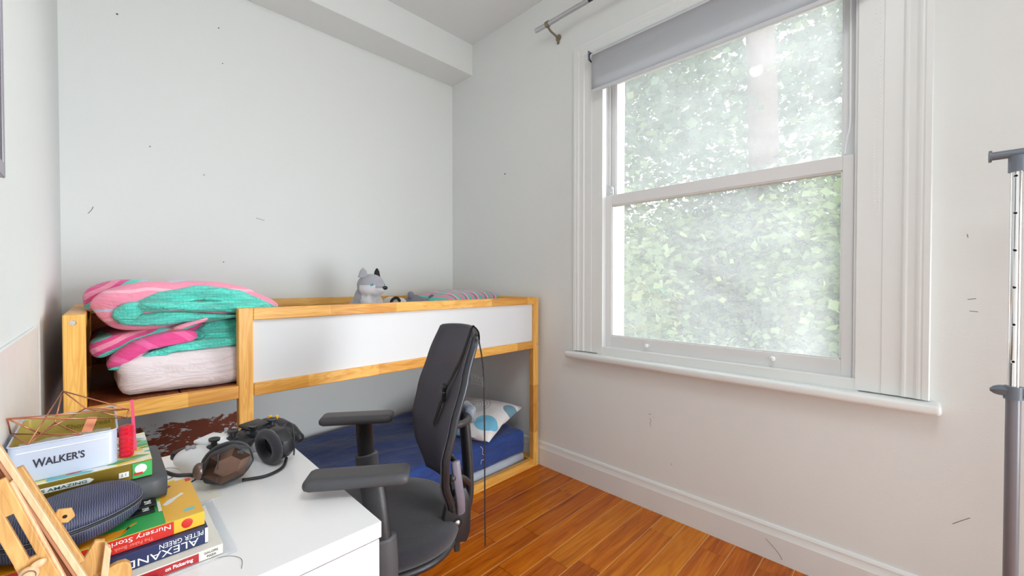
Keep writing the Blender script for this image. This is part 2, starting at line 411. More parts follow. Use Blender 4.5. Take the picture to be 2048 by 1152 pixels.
def m_pillow():
    s = NT('pillow_circles_print'); c = s.n('TexCoord'); sp = s.n('SeparateXYZ'); s.l(c.outputs['Object'], sp.inputs[0])
    def circ(cx, cy):
        a = s.math('SUBTRACT', sp.outputs[0], cx); b = s.math('SUBTRACT', sp.outputs[1], cy)
        return s.math('SQRT', s.math('ADD', s.math('MULTIPLY', a, a), s.math('MULTIPLY', b, b)))
    base = (.80, .79, .80, 1)
    col = base
    for cx, cy, R_ in ((-.02, -.06, .13), (.18, .10, .09)):
        d = circ(cx, cy); d = s.math('ADD', d, s.math('MULTIPLY', s.noise(s.coord('Object'), 9, 2), .03))
        ring = s.math('LESS_THAN', s.math('FRACT', s.math('MULTIPLY', d, 48)), .14)
        ring = s.math('MULTIPLY', ring, s.math('LESS_THAN', d, R_))
        col = s.mix(ring, col, srgb(70, 110, 150))
    for cx, cy, R_, cc in ((-.21, .11, .075, srgb(120, 190, 224)), (-.02, .2, .06, srgb(128, 170, 200)), (-.27, -.12, .05, srgb(120, 160, 180))):
        col = s.mix(s.math('LESS_THAN', circ(cx, cy), R_), col, cc)
    s.base(col); s.bump(s.noise(s.coord('Object', (2, 2, 1)), 7, 3, .5, 1), .35, .02); return s.set(.85)
M_pillow = m_pillow()
M_stripepillow = m_duvet('striped_pillow_case', [(0, PK), (.25, TL), (.5, PK2), (.7, MG), (.85, TL)], 11, (0, 1.2, 0))
def m_mesh():
    s = NT('chair_back_mesh'); s.base(srgb(70, 68, 80)); v = s.coord('Object', (1, 1, 1))
    w = s.n('TexVoronoi'); s.l(v, w.inputs['Vector']); w.inputs['Scale'].default_value = 320
    s.bump(w.outputs['Distance'], .4, .002); s.set(.7)
    tr = s.n('BsdfTransparent'); mx = s.n('MixShader'); mx.inputs[0].default_value = .10
    s.l(s.b.outputs[0], mx.inputs[1]); s.l(tr.outputs[0], mx.inputs[2]); s.l(mx.outputs[0], s.out.inputs[0]); return s.m
M_mesh = m_mesh()
def m_carbon():
    s = NT('ribbed_navy_shell'); w = s.n('TexWave', wave_type='BANDS', bands_direction='X'); s.l(s.coord('Object', (1, 1, 1)), w.inputs['Vector'])
    w.inputs['Scale'].default_value = 110; w.inputs['Distortion'].default_value = 2.5; w.inputs['Detail'].default_value = 1
    s.base(s.mix(w.outputs['Fac'], srgb(30, 32, 58), srgb(84, 88, 116))); s.bump(w.outputs['Fac'], .4, .001); return s.set(.5)
M_case = m_carbon()
def m_cover():
    s = NT('comic_print_cover'); v = s.coord('Object', (1, 1, 1)); vo = s.n('TexVoronoi'); s.l(s.coord('Object', (1, 2.2, 1), (0, 0, .5)), vo.inputs['Vector']); vo.inputs['Scale'].default_value = 38
    wn_ = s.n('SeparateColor'); s.l(vo.outputs['Color'], wn_.inputs[0])
    col = s.ramp(wn_.outputs[0], [(0, srgb(244, 236, 200)), (.2, srgb(110, 190, 150)), (.38, srgb(244, 214, 90)), (.55, srgb(90, 180, 200)), (.7, srgb(236, 240, 236)), (.85, srgb(220, 70, 40)), (.93, srgb(80, 170, 80))], 'CONSTANT')
    s.base(col); return s.set(.35)
M_cover = m_cover()
def m_tint(name, c, alpha, rough=.12):
    s = NT(name); s.base(c); s.set(rough, spec=.6); tr = s.n('BsdfTransparent'); mx = s.n('MixShader'); mx.inputs[0].default_value = alpha
    s.l(tr.outputs[0], mx.inputs[1]); s.l(s.b.outputs[0], mx.inputs[2]); s.l(mx.outputs[0], s.out.inputs[0]); return s.m
M_clear = m_tint('clear_plastic_wallet', (.8, .82, .88, 1), .35); M_redclear = m_tint('translucent_red_plastic', srgb(220, 20, 50), .86)
M_smoke = plain('smoky_gloss_plate', srgb(122, 96, 84), .10, .9, var=.3)
def m_glass():
    """old window pane: thin film of grime that scatters daylight, plus mirror reflection"""
    s = NT('grimy_window_glass'); nt = s.t
    tr = s.n('BsdfTransparent'); tr.inputs[0].default_value = (.98, .99, .99, 1)
    tl = s.n('BsdfTranslucent'); tl.inputs[0].default_value = (.93, .96, .98, 1)
    gl = s.n('BsdfGlossy'); gl.inputs['Roughness'].default_value = .01
    f = s.noise(s.coord('Object', (1, 1, 1.4)), 2.2, 6, .6, .8); f2 = s.noise(s.coord('Object', (8, 90, 14), (RAD(20), 0, 0)), 1.0, 6, .7, 0)
    dirt = s.math('MULTIPLY_ADD', f, .24, s.math('MULTIPLY', f2, .07)); dirt = s.math('ADD', dirt, .025)
    mx = s.n('MixShader'); s.l(dirt, mx.inputs[0]); s.l(tr.outputs[0], mx.inputs[1]); s.l(tl.outputs[0], mx.inputs[2])
    m2 = s.n('MixShader'); m2.inputs[0].default_value = .05; s.l(mx.outputs[0], m2.inputs[1]); s.l(gl.outputs[0], m2.inputs[2])
    s.l(m2.outputs[0], s.out.inputs[0]); nt.nodes.remove(s.b); return s.m
M_glass = m_glass()
def m_leaf(name, c1, c2, c3):
    s = NT(name); at = s.n('Attribute'); at.attribute_name = 'rnd'
    col = s.ramp(at.outputs['Fac'], [(0, c1), (.55, c2), (1, c3)])
    s.base(col); s.set(.45, spec=.4); tl = s.n('BsdfTranslucent'); s.l(col, tl.inputs[0]); mx = s.n('MixShader'); mx.inputs[0].default_value = .35
    s.l(s.b.outputs[0], mx.inputs[1]); s.l(tl.outputs[0], mx.inputs[2]); s.l(mx.outputs[0], s.out.inputs[0]); return s.m
M_leaf1 = m_leaf('tree_leaf', srgb(70, 98, 76), srgb(104, 132, 100), srgb(160, 174, 110))
M_leaf2 = m_leaf('shrub_leaf', srgb(86, 108, 72), srgb(132, 148, 104), srgb(190, 196, 150))
M_leaf3 = m_leaf('ivy_leaf', srgb(104, 132, 84), srgb(150, 172, 116), srgb(196, 206, 146))
M_leaf4 = m_leaf('dark_ivy_leaf', srgb(50, 68, 60), srgb(84, 104, 88), srgb(132, 146, 112))
M_bark = plain('tree_bark', srgb(122, 98, 92), .9, var=.25, bump=.6, bscale=12)
M_soil = plain('garden_soil', srgb(96, 92, 66), .95, var=.2)
M_stone = plain('painted_reveal', (.88, .88, .88, 1), .6)
s_ = NT('lamp_globe'); s_.b.inputs['Emission Color'].default_value = (1, .96, .9, 1); s_.b.inputs['Emission Strength'].default_value = 14; s_.base((1, 1, 1, 1)); M_lamp = s_.m

# ------------------------------------------------------------------ room shell
XW, YB, XL, YF, ZC = 2.15, 2.86, -0.13, -2.6, 3.19
OY0, OY1, OZ0, OZ1 = 0.165, 1.385, 0.80, 2.56      # window opening
# floor: a sub-floor with individual boards
fl = struct('floor')
b = B(); box(b, (XL - .2, YF - .2, -.06), (XW + .2, YB + .2, -.022)); place('subfloor', b, M_dark, fl)
b = B()
for k in range(46): box(b, (XL, -2.59 + k * .1185 - .0031, -.021), (XW, -2.59 + k * .1185 + .0001, -.0008))
tag(place('joint_filler', b, plain('pale_joint_filler', srgb(226, 170, 104), .5), fl), kind='stuff')
pw = 0.1185; y = YB - 0.02; lens = (0.62, 0.95, 1.3)
plank_me = {}
for L in lens:
    t = B(); box(t, (0, 0, -.02), (L - .0015, pw - .0030, 0), .0012, 1); me = bpy.data.meshes.new('plank'); t.to_mesh(me); t.free(); me.materials.append(M_floor); plank_me[L] = me
rng = random.Random(11)
yy = -2.59
while yy < YB - .01:
    x = XL - rng.random() * .55
    while x < XW:
        L = rng.choice(lens)
        o = bpy.data.objects.new('plank', plank_me[L]); COL.objects.link(o); o.parent = fl; o.location = (x, yy, 0)
        x += L
    yy += pw
def slab(name, *boxes, m=M_wall, bev=0):
    b = B()
    for a, c in boxes: box(b, a, c, bev)
    return place(name, b, m, kind='structure')
wb = slab('wall_back', ((XL - .25, YB, -.06), (XW + .3, YB + .15, ZC)), m=M_backwall)
wl = slab('wall_left', ((XL - .15, YF - .15, -.06), (XL, YB, ZC)))
wr = slab('wall_right', ((XW, YF - .15, -.06), (XW + .2, OY0, ZC)), ((XW, OY1, -.06), (XW + .2, YB, ZC)),
          ((XW, OY0, -.06), (XW + .2, OY1, OZ0)), ((XW, OY0, OZ1), (XW + .2, OY1, ZC)))
slab('wall_front', ((XL, YF - .15, -.06), (XW, YF, ZC)))
slab('ceiling', ((XL - .15, YF - .15, ZC), (XW + .2, YB + .15, ZC + .12)), m=M_ceil)
bk = slab('trim_1', ((XL, 2.59, 2.945), (XW, YB, ZC)), m=M_wall); bk.name = 'trim_1'
# outer face of the wall with painted reveals
b = B(); box(b, (XW + .2, -2.8, -1.2), (XW + .24, OY0, 5)); box(b, (XW + .2, OY1 - .035, -1.2), (XW + .24, 4, 5)); box(b, (XW + .2, OY0, -1.2), (XW + .24, OY1, OZ0 - .01)); box(b, (XW + .2, OY0, OZ1), (XW + .24, OY1, 5))
box(b, (XW + .12, OY1 - .04, OZ0), (XW + .2, OY1, OZ1)); box(b, (XW + .12, OY0, OZ0), (XW + .2, OY0 + .03, OZ1))
place('wall_outer', b, M_stone, kind='structure')
def skirting(name, p, q, nrm, h=.16):
    """profile swept between two floor points; nrm points into the room"""
    prof = [(0, 0), (.019, 0), (.019, h - .045), (.017, h - .04), (.014, h - .03), (.012, h - .02), (.012, h - .012), (.007, h - .002), (0, h)]
    b = B(); p = Vector(p); q = Vector(q); n = Vector(nrm)
    A = [b.verts.new(p + n * a + Vector((0, 0, z))) for a, z in prof]; C = [b.verts.new(q + n * a + Vector((0, 0, z))) for a, z in prof]
    for k in range(len(prof) - 1): b.faces.new((A[k], A[k + 1], C[k + 1], C[k]))
    b.faces.new(A); b.faces.new(C[::-1]); bmesh.ops.recalc_face_normals(b, faces=b.faces)
    return place(name, b, M_trim, kind='structure')
skirting('baseboard_right', (XW, YF, 0), (XW, YB, 0), (-1, 0, 0)); skirting('baseboard_back', (XL, YB, 0), (XW, YB, 0), (0, -1, 0))
skirting('baseboard_left', (XL, YF, 0), (XL, YB, 0), (1, 0, 0)); skirting('baseboard_front', (XL, YF, 0), (XW, YF, 0), (0, 1, 0))
# nail holes and pencil scuffs on the walls
for i, (x, z, r) in enumerate([(.071, 2.605, .0045), (.508, 2.524, .003), (.491, 2.72, .0035), (.189, 1.972, .003), (.416, 1.866, .003), (.504, 1.379, .003)]):
    b = B(); lathe(b, [(r, 0), (r, .0008)], 8, axis_mtx((x, YB, z), (0, -1, 0))); place('nail_hole', b, M_spot, wb)
def mark(pts, r, parent):
    b = B(); tube(b, catmull(pts, 4, False), r, 4); return place('scuff_mark', b, M_mark, parent)
mark([(-.04, YB, 1.595), (-.028, YB, 1.613), (-.022, YB, 1.63)], .0013, wb); mark([(.67, YB, 1.652), (.715, YB, 1.642)], .0012, wb)
b = B(); lathe(b, [(.006, 0), (.006, .0008)], 8, axis_mtx((XW, 2.209, 2.076), (-1, 0, 0))); place('nail_hole', b, M_spot, wr)
for pts in ([(1.06, .525), (1.045, .528)], [(1.055, .505), (1.045, .49), (1.052, .475), (1.046, .458)], [(1.035, .515), (1.03, .512)], [(-.097, .392), (-.118, .412), (-.139, .431)], [(-.122, 1.43), (-.124, 1.418)], [(-.13, 1.16), (-.15, 1.158)], [(.93, .29), (.927, .28)], [(-.125, 1.20), (-.145, 1.204)]):
    mark([(XW, a, z) for a, z in pts], .0011, wr)
mark([(XW - .019, .482, .09), (XW - .019, .452, .066), (XW - .019, .427, .04), (XW - .019, .418, .022)], .0013, wr)

# ------------------------------------------------------------------ window
win = struct('window_1', (XW, .77, .8))
def frame3(prof, y0, y1, z0, z1, m, name, label=None):
    """architrave: profile (outward offset o, protrusion p) swept up, over and down with mitres"""
    b = B(); secs = []
    for f in (lambda o: (y1 + o, z0), lambda o: (y1 + o, z1 + o), lambda o: (y0 - o, z1 + o), lambda o: (y0 - o, z0)):
        secs.append([b.verts.new((XW - p, *f(o))) for o, p in prof])
    for A, C in zip(secs, secs[1:]):
        for k in range(len(prof)): b.faces.new((A[k], A[(k + 1) % len(prof)], C[(k + 1) % len(prof)], C[k]))
    b.faces.new(secs[0]); b.faces.new(secs[-1][::-1]); bmesh.ops.recalc_face_normals(b, faces=b.faces)
    return place(name, b, m, win)
# flat lining next to the sash box, then the moulded architrave
frame3([(0, 0), (0, .020), (.075, .020), (.078, .0215), (.13, .0215), (.13, 0)], OY0 + .01, OY1 - .035, .83, OZ1 - .03, M_trim, 'lining')
frame3([(0, 0), (0, .0235), (.006, .027), (.012, .0275), (.018, .026), (.036, .0275), (.044, .031), (.050, .032), (.056, .031), (.060, .033), (.076, .034), (.080, .030), (.080, 0)], OY0 - .12, OY1 + .092, .83, OZ1 + .10, M_trim, 'architrave')
# inner sill board with rounded nose
b = B(); box(b, (XW - .075, -.065, .785), (XW + .02, 1.597, .825), .014, 4); place('window_sill', b, M_trim, win, smooth='auto')
b = B(); box(b, (XW - .018, OY0, .82), (XW + .03, OY1, .872), .004, 2); place('sill_riser', b, M_trim, win)
# sash box beads
b = B()
for s, ya in ((1, OY1), (-1, OY0)):
    ys = sorted((ya - s * .035, ya - s * .018)) if s > 0 else sorted((ya + .004, ya + .02))
    box(b, (XW - .004, ys[0], .86), (XW + .022, ys[1], OZ1 - .02), .003)
    box(b, (XW + .062, ys[0] - (.002 if s > 0 else -.002), .86), (XW + .074, ys[1], OZ1 - .02), .002)
    ys2 = sorted((ya, ya - s * .02)); box(b, (XW + .02, ys2[0], .80), (XW + .16, ys2[1], OZ1))
box(b, (XW + .02, OY0, OZ1 - .035), (XW + .16, OY1, OZ1)); box(b, (XW + .02, OY0, .79), (XW + .20, OY1, .862))
place('sash_box', b, M_sash, win)
def sash(name, x0, x1, y0, y1, z0, z1, st, bot, top, gy0, gy1):
    b = B(); box(b, (x0, gy1, z0), (x1, y1, z1), .003); box(b, (x0, y0, z0), (x1, gy0, z1), .003)
    box(b, (x0, gy0 - .001, z0), (x1, gy1 + .001, z0 + bot), .003); box(b, (x0, gy0 - .001, z1 - top), (x1, gy1 + .001, z1), .003)
    # glazing bead
    for a, c in (((x0 + .006, gy0 - .004, z0 + bot - .004), (x0 + .014, gy1 + .004, z0 + bot + .006)), ((x0 + .006, gy0 - .004, z1 - top - .006), (x0 + .014, gy1 + .004, z1 - top + .004)),
                 ((x0 + .006, gy0 - .004, z0 + bot), (x0 + .014, gy0 + .005, z1 - top)), ((x0 + .006, gy1 - .005, z0 + bot), (x0 + .014, gy1 + .004, z1 - top))): box(b, a, c, .001)
    fr = place(name, b, M_sash, win)
    b = B(); box(b, (x0 + .018, gy0 - .004, z0 + bot - .004), (x0 + .0205, gy1 + .004, z1 - top + .004)); place('pane', b, M_glass, fr)
    return fr
ls = sash('lower_sash', XW + .022, XW + .062, OY0 + .022, OY1 - .014, .866, 1.786, .06, .072, .060, .226, 1.312)
us = sash('upper_sash', XW + .078, XW + .116, OY0 + .022, OY1 - .014, 1.742, OZ1 - .03, .06, .045, .05, .232, 1.318)
b = B(); box(b, (XW + .030, .226, 1.719), (XW + .06, 1.312, 1.727)); place('grimy_lip', b, plain('old_cream_putty', srgb(214, 206, 190), .7), ls)
for yk, zk in ((1.075, .905), (.465, .913)):
    b = B(); lathe(b, [(.008, 0), (.006, .004), (.005, .014), (.010, .018), (.012, .024), (.009, .030), (.002, .032)], 16, axis_mtx((XW + .022, yk, zk), (-1, 0, 0)))
    place('sash_knob', b, M_white, ls, smooth=True)
b = B(); box(b, (XW + .062, 1.325, 1.786), (XW + .074, 1.352, 1.842), .002, 2); box(b, (XW + .055, 1.330, 1.832), (XW + .068, 1.336, 1.846), .001)
lathe(b, [(.006, 0), (.006, .006), (.002, .008)], 10, axis_mtx((XW + .062, 1.338, 1.81), (-1, 0, 0))); place('sash_stop', b, M_chrome, win)
b = B(); tube(b, catmull([(XW + .05, 1.358, 1.86), (XW + .055, 1.352, 1.85), (XW + .058, 1.342, 1.846)], 4, False), .002, 6); place('stop_wire', b, M_steel, win)
b = B(); tube(b, catmull([(XW + .048, .206, 2.5), (XW + .048, .205, 2.1), (XW + .048, .205, 1.92), (XW + .05, .214, 1.86), (XW + .055, .221, 1.80)], 5, False), .003, 6); place('sash_cord', b, M_white, win)

# roller blind
bl = thing('roller_blind', 'pale grey roller blind half rolled down over the sash window', 'blind', (2.09, .765, 2.6))
b = B(); tube(b, [(2.095, .125, 2.612), (2.095, 1.405, 2.612)], .021, 20); place('roller_tube', b, M_blind, bl, smooth='auto')
def pl(p, q):
    b = B(); box(b, p, q); return b
b = B()
NB = 24; rows = []
for j, (x, z) in enumerate([(2.073, 2.612), (2.0735, 2.55), (2.0735, 2.47), (2.0735, 2.405)]):
    rows.append([b.verts.new((x + .0015 * sin(i * .7) * (j / 3), .14 + (1.39 - .14) * i / NB, z)) for i in range(NB + 1)])
for A, C in zip(rows, rows[1:]):
    for i in range(NB): b.faces.new((A[i], A[i + 1], C[i + 1], C[i]))
bmesh.ops.solidify(b, geom=b.faces, thickness=.0012)
place('blind_cloth', b, M_blind, bl, smooth=True)
b = B(); box(b, (2.068, .14, 2.388), (2.08, 1.39, 2.408), .004, 3); place('bottom_bar', b, M_blind, bl)
for y in (1.409, .118):
    b = B(); box(b, (2.062, y - .0015, 2.585), (2.12, y + .0015, 2.645), .002); lathe(b, [(.026, 0), (.026, .003)], 20, axis_mtx((2.095, y - .0015, 2.612), (0, 1, 0)))
    place('bracket', b, M_greypl, bl)
b = B()
def chain(b, pts, r, step):
    P = catmull(pts, 30, False); acc = 0
    for p, q in zip(P, P[1:]):
        acc += (q - p).length
        if acc > step:
            acc = 0; t = bmesh.new(); bmesh.ops.create_icosphere(t, subdivisions=1, radius=r); cut_join(b, t, Matrix.Translation(q))
chain(b, [(2.083, .120, 2.60), (2.083, .122, 2.1), (2.083, .122, 1.7), (2.083, .118, 1.55), (2.083, .112, 1.52), (2.083, .107, 1.545), (2.083, .106, 1.7), (2.083, .108, 2.1), (2.083, .11, 2.6)], .0021, .007)
tag(place('bead_chain', b, M_white, bl), kind='stuff')

# curtain pole
cp = thing('curtain_pole', 'grey metal curtain pole on a nickel bracket above the window', 'curtain pole', (2.03, .8, 2.92))
b = B(); tube(b, [(2.035, 1.80, 2.915), (2.035, -.20, 2.925)], .0125, 16); place('pole', b, M_darkmetal, cp, smooth='auto')
b = B(); tube(b, [(2.035, 1.80, 2.915), (2.035, 1.385, 2.917)], .0142, 16); place('pole_sleeve', b, M_steel, cp, smooth='auto')
for yb in (1.70, -.1):
    b = B(); tube(b, [(2.035, yb - .012, 2.916), (2.035, yb + .012, 2.916)], .0185, 16)
    tube(b, catmull([(2.04, yb, 2.90), (2.07, yb, 2.885), (2.11, yb, 2.88), (XW - .004, yb, 2.872)], 5, False), [.007] * 16, 8)
    lathe(b, [(.022, 0), (.022, .004), (.012, .008)], 16, axis_mtx((XW, yb, 2.876), (-1, 0, 0))); box(b, (XW - .012, yb - .008, 2.835), (XW, yb + .008, 2.875), .003)
    place('bracket', b, M_brass, cp, smooth='auto')

# double wall socket behind the bunk
so = thing('double_wall_socket', 'white double wall socket low on the window wall behind the bunk', 'socket', (XW, 2.53, .465))
b = B(); box(b, (XW - .009, 2.456, .422), (XW, 2.604, .508), .003, 2); place('face_plate', b, M_white, so)
for dy in (-.035, .035):
    b = B(); box(b, (XW - .0125, 2.53 + dy * .45 - .006, .485), (XW - .009, 2.53 + dy * .45 + .006, .502), .001); place('switch', b, M_white, so)
    b = B(); yc = 2.53 + dy
    for a, z, w, h in ((0, .474, .004, .009), (-.011, .450, .008, .004), (.011, .450, .008, .004)): box(b, (XW - .0096, yc + a - w / 2, z - h / 2), (XW - .0088, yc + a + w / 2, z + h / 2))
    place('pin_holes', b, M_dark, so)

# ceiling lamp (mirrored as a white spot in the upper pane)
lp = thing('pendant_lamp', 'round white globe lamp hanging from the ceiling', 'lamp', (.91, .90, 3.19))
b = B(); tube(b, [(.91, .90, 3.19), (.91, .90, 2.95)], .003, 8); lathe(b, [(.045, 0), (.045, -.012), (.01, -.03)], 20, Matrix.Translation((.91, .90, 3.19))); place('cord', b, M_white, lp)
b = B(); ell(b, (.91, .90, 2.90), (.045, .045, .045)); place('globe', b, M_lamp, lp, smooth=True)

# ------------------------------------------------------------------ framed picture and added panel for the bright part of the left wall
pc = thing('framed_picture', 'dark red picture in a thin silver frame high on the left wall', 'picture', (XL, .84, 1.45))
b = B(); box(b, (XL, .565, 1.455), (XL + .014, 1.115, 2.25)); place('picture_print', b, plain('dark_red_print', srgb(34, 14, 26), .3, var=.4), pc)
b = B()
for a, c in (((XL, 1.109, 1.44), (XL + .016, 1.122, 2.265)), ((XL, .555, 1.44), (XL + .016, .57, 2.265)), ((XL, .57, 1.44), (XL + .016, 1.109, 1.465)), ((XL, .57, 2.245), (XL + .016, 1.109, 2.265))): box(b, a, c, .002)
place('frame', b, plain('silver_frame', srgb(168, 164, 176), .35, .5), pc)
bd = thing('lit_wall_panel', 'added thin white panel imitating the brightly lit lower left wall behind the desk', 'board', (XL, 1.38, 0))
b = B(); box(b, (XL + .0005, 1.02, .0), (XL + .0065, 1.735, 1.14), .001); place('panel', b, plain('lit_wall_white', (.92, .92, .92, 1), .3), bd)  # added panel: its white stands in for strong light on the lower wall

# ------------------------------------------------------------------ bunk bed
bed = thing('low_bunk_bed', 'pine low bunk bed with white side panel along the back wall', 'bed', (1.02, 2.34, 0))
X0, X1, Y0, Y1, T = -.084, 2.122, 1.85, 2.838, .05
def part(name, a, c, m, parent=bed, bev=.0035, **kw):
    b = B(); box(b, a, c, bev); return place(name, b, m, parent, **kw)
TH = .05; H = 1.16
for (x, ya, yb, nm) in ((X0, Y0, Y0 + .04, 'post'), (X1 - TH, Y0, Y0 + .04, 'post'), (.371, Y0, Y0 + .04, 'post'), (X0, Y1 - .04, Y1, 'post'), (X1 - TH, Y1 - .04, Y1, 'post')):
    part(nm, (x, ya, 0), (x + TH, yb, H), M_pinez)
for yb in (Y0, Y1 - .035):
    for z0, z1, xs in ((1.112, H, (.421, X1 - TH) if yb == Y0 else (X0 + TH, X1 - TH)), (.812, .862, (X0 + TH, X1 - TH)), (.0, .055, (X0 + TH, X1 - TH))):
        if yb == Y0 and z0 > 0 and z0 < 1: 
            part('rail', (xs[0], yb, z0), (.371, yb + .035, z1), M_pinex); part('rail', (.421, yb, z0), (xs[1], yb + .035, z1), M_pinex)
        else: part('rail', (xs[0], yb + (.0015 if z0 == 0 else 0), z0), (xs[1], yb + .035, z1), M_pinex)
for xa in (X0, X1 - TH):
    for z0, z1 in ((1.112, H + .0005), (.812, .862), (0, .05)):
        part('end_rail', (xa, Y0 + .04, z0), (xa + TH, Y1 - .04, z1), M_piney)
part('side_panel', (.421, Y0 + .014, .862), (X1 - TH, Y0 + .022, 1.112), M_panelw, bev=.0005)
part('side_panel', (X0 + TH, Y1 - .028, .862), (X1 - TH, Y1 - .02, 1.112), M_boardbrown, bev=.0005, label='brown back panel')
part('end_panel', (X0 + .02, Y0 + .04, .862), (X0 + .03, Y1 - .04, 1.112), M_boardbrown, bev=.0005, label='brown end panel')
part('end_panel', (X1 - .03, Y0 + .04, .862), (X1 - .02, Y1 - .04, 1.112), M_panelw, bev=.0005)
n = 9; w = (X1 - X0 - 2 * TH) / n
for i in range(n):
    part('base_board', (X0 + TH + i * w + .002, Y0 + .036, .838), (X0 + TH + (i + 1) * w - .002, Y1 - .036, .8615), M_boardbrown, bev=.002)
for x, z in ((X0 + .022, 1.135), (X1 - .014, 1.14), (X1 - .014, .838), (X1 - .014, .028)):
    b = B(); r = .0085 if x < 1 else .005
    lathe(b, [(r, 0), (r, .0012), (r * .8, .003), (r * .45, .003), (r * .4, .0015), (0, .0015)], 16, axis_mtx((x, Y0, z), (0, -1, 0))); place('bolt', b, M_chrome, bed)

# upper mattress
def wr_(p, nr): return .005 * noise.noise(Vector((p.x * 5, p.y * 4, p.z * 22))) + .006 * noise.noise(Vector((p.x * 13 + p.z * 20, p.y * 6, p.z * 9)))
ms = rbox((.035, Y0 + .045, .865), (2.06, 2.79, 1.018), .045, (70, 30, 10), wr_)
place('upper_mattress', ms, M_sheetwhite, loc=(1.0, 2.3, .865), smooth=True, label='thick mattress in a wrinkled pale lilac sheet on the upper bunk', cat='mattress')
# duvet
dv = thing('folded_duvet', 'bulky folded duvet, pink striped outside and teal inside, on the bunk end', 'duvet', (.28, 2.3, 1.02))
def fold(name, out, y0, y1, m, **k): return place(name, fold_blob(out, y0, y1, **k), m, dv, smooth=True)
fold('outer_fold', [(-.02, 1.20), (.03, 1.243), (.13, 1.262), (.28, 1.266), (.40, 1.248), (.49, 1.205), (.545, 1.155), (.42, 1.12), (.24, 1.10), (.10, 1.088), (.03, 1.105), (-.012, 1.15)], 1.935, 2.66, M_pink, dome=.05, amp=.006)
fold('striped_flap', [(-.045, 1.19), (-.035, 1.235), (.02, 1.262), (.12, 1.272), (.16, 1.24), (.10, 1.19), (.02, 1.16), (-.03, 1.155)], 2.02, 2.6, M_multi, dome=.06, amp=.006)
fold('inner_fold', [(.075, 1.185), (.12, 1.216), (.20, 1.240), (.30, 1.243), (.41, 1.224), (.525, 1.158), (.44, 1.168), (.32, 1.184), (.22, 1.188), (.13, 1.176)], 1.905, 2.5, M_teal, dome=.05, amp=.010)
fold('inner_fold', [(.030, 1.142), (.036, 1.168), (.058, 1.188), (.10, 1.194), (.12, 1.178), (.105, 1.150), (.08, 1.122), (.05, 1.120)], 1.905, 2.5, M_teal, dome=.04, amp=.008)
fold('inner_fold', [(.085, 1.160), (.115, 1.190), (.20, 1.196), (.30, 1.194), (.40, 1.180), (.50, 1.150), (.40, 1.138), (.28, 1.150), (.18, 1.158)], 1.893, 2.5, M_teal, dome=.05, amp=.010)
fold('inner_fold', [(.05, 1.128), (.09, 1.148), (.16, 1.156), (.26, 1.148), (.36, 1.135), (.44, 1.130), (.36, 1.118), (.22, 1.108), (.12, 1.104), (.07, 1.112)], 1.900, 2.5, M_teal, dome=.05, amp=.010)
fold('inner_fold', [(.088, 1.172), (.098, 1.192), (.13, 1.200), (.17, 1.190), (.20, 1.174), (.16, 1.160), (.12, 1.158)], 1.880, 2.4, M_teal, dome=.04, amp=.008)
fold('inner_fold', [(.20, 1.160), (.26, 1.180), (.36, 1.188), (.46, 1.172), (.50, 1.156), (.40, 1.152), (.29, 1.150)], 1.884, 2.4, M_teal, dome=.03, amp=.010)
fold('pink_hem', [(.185, 1.095), (.22, 1.112), (.27, 1.126), (.30, 1.135), (.28, 1.115), (.24, 1.10), (.20, 1.088)], 1.90, 2.3, M_pink, dome=.015, amp=.003)
fold('lower_fold', [(.24, 1.055), (.255, 1.085), (.31, 1.108), (.42, 1.118), (.52, 1.11), (.54, 1.04), (.46, 1.018), (.34, 1.02), (.25, 1.028)], 1.935, 2.5, M_teal, dome=.05, amp=.009)
fold('magenta_fold', [(.012, .975), (.022, 1.005), (.06, 1.045), (.12, 1.07), (.20, 1.082), (.25, 1.075), (.25, 1.045), (.16, 1.03), (.09, 1.008), (.045, .975)], 1.90, 2.45, M_mag, dome=.03, amp=.005)
fold('teal_hem', [(.015, .968), (.06, .985), (.11, 1.012), (.18, 1.032), (.28, 1.045), (.42, 1.04), (.45, 1.02), (.30, 1.018), (.16, 1.012), (.10, .988), (.055, .965)], 1.905, 2.45, M_teal, dome=.02, amp=.004)
fold('striped_flap', [(-.03, 1.03), (-.015, 1.062), (.06, 1.083), (.18, 1.098), (.28, 1.10), (.24, 1.07), (.10, 1.055), (.02, 1.01), (-.01, 1.005)], 1.95, 2.5, M_multi, dome=.03, amp=.005)

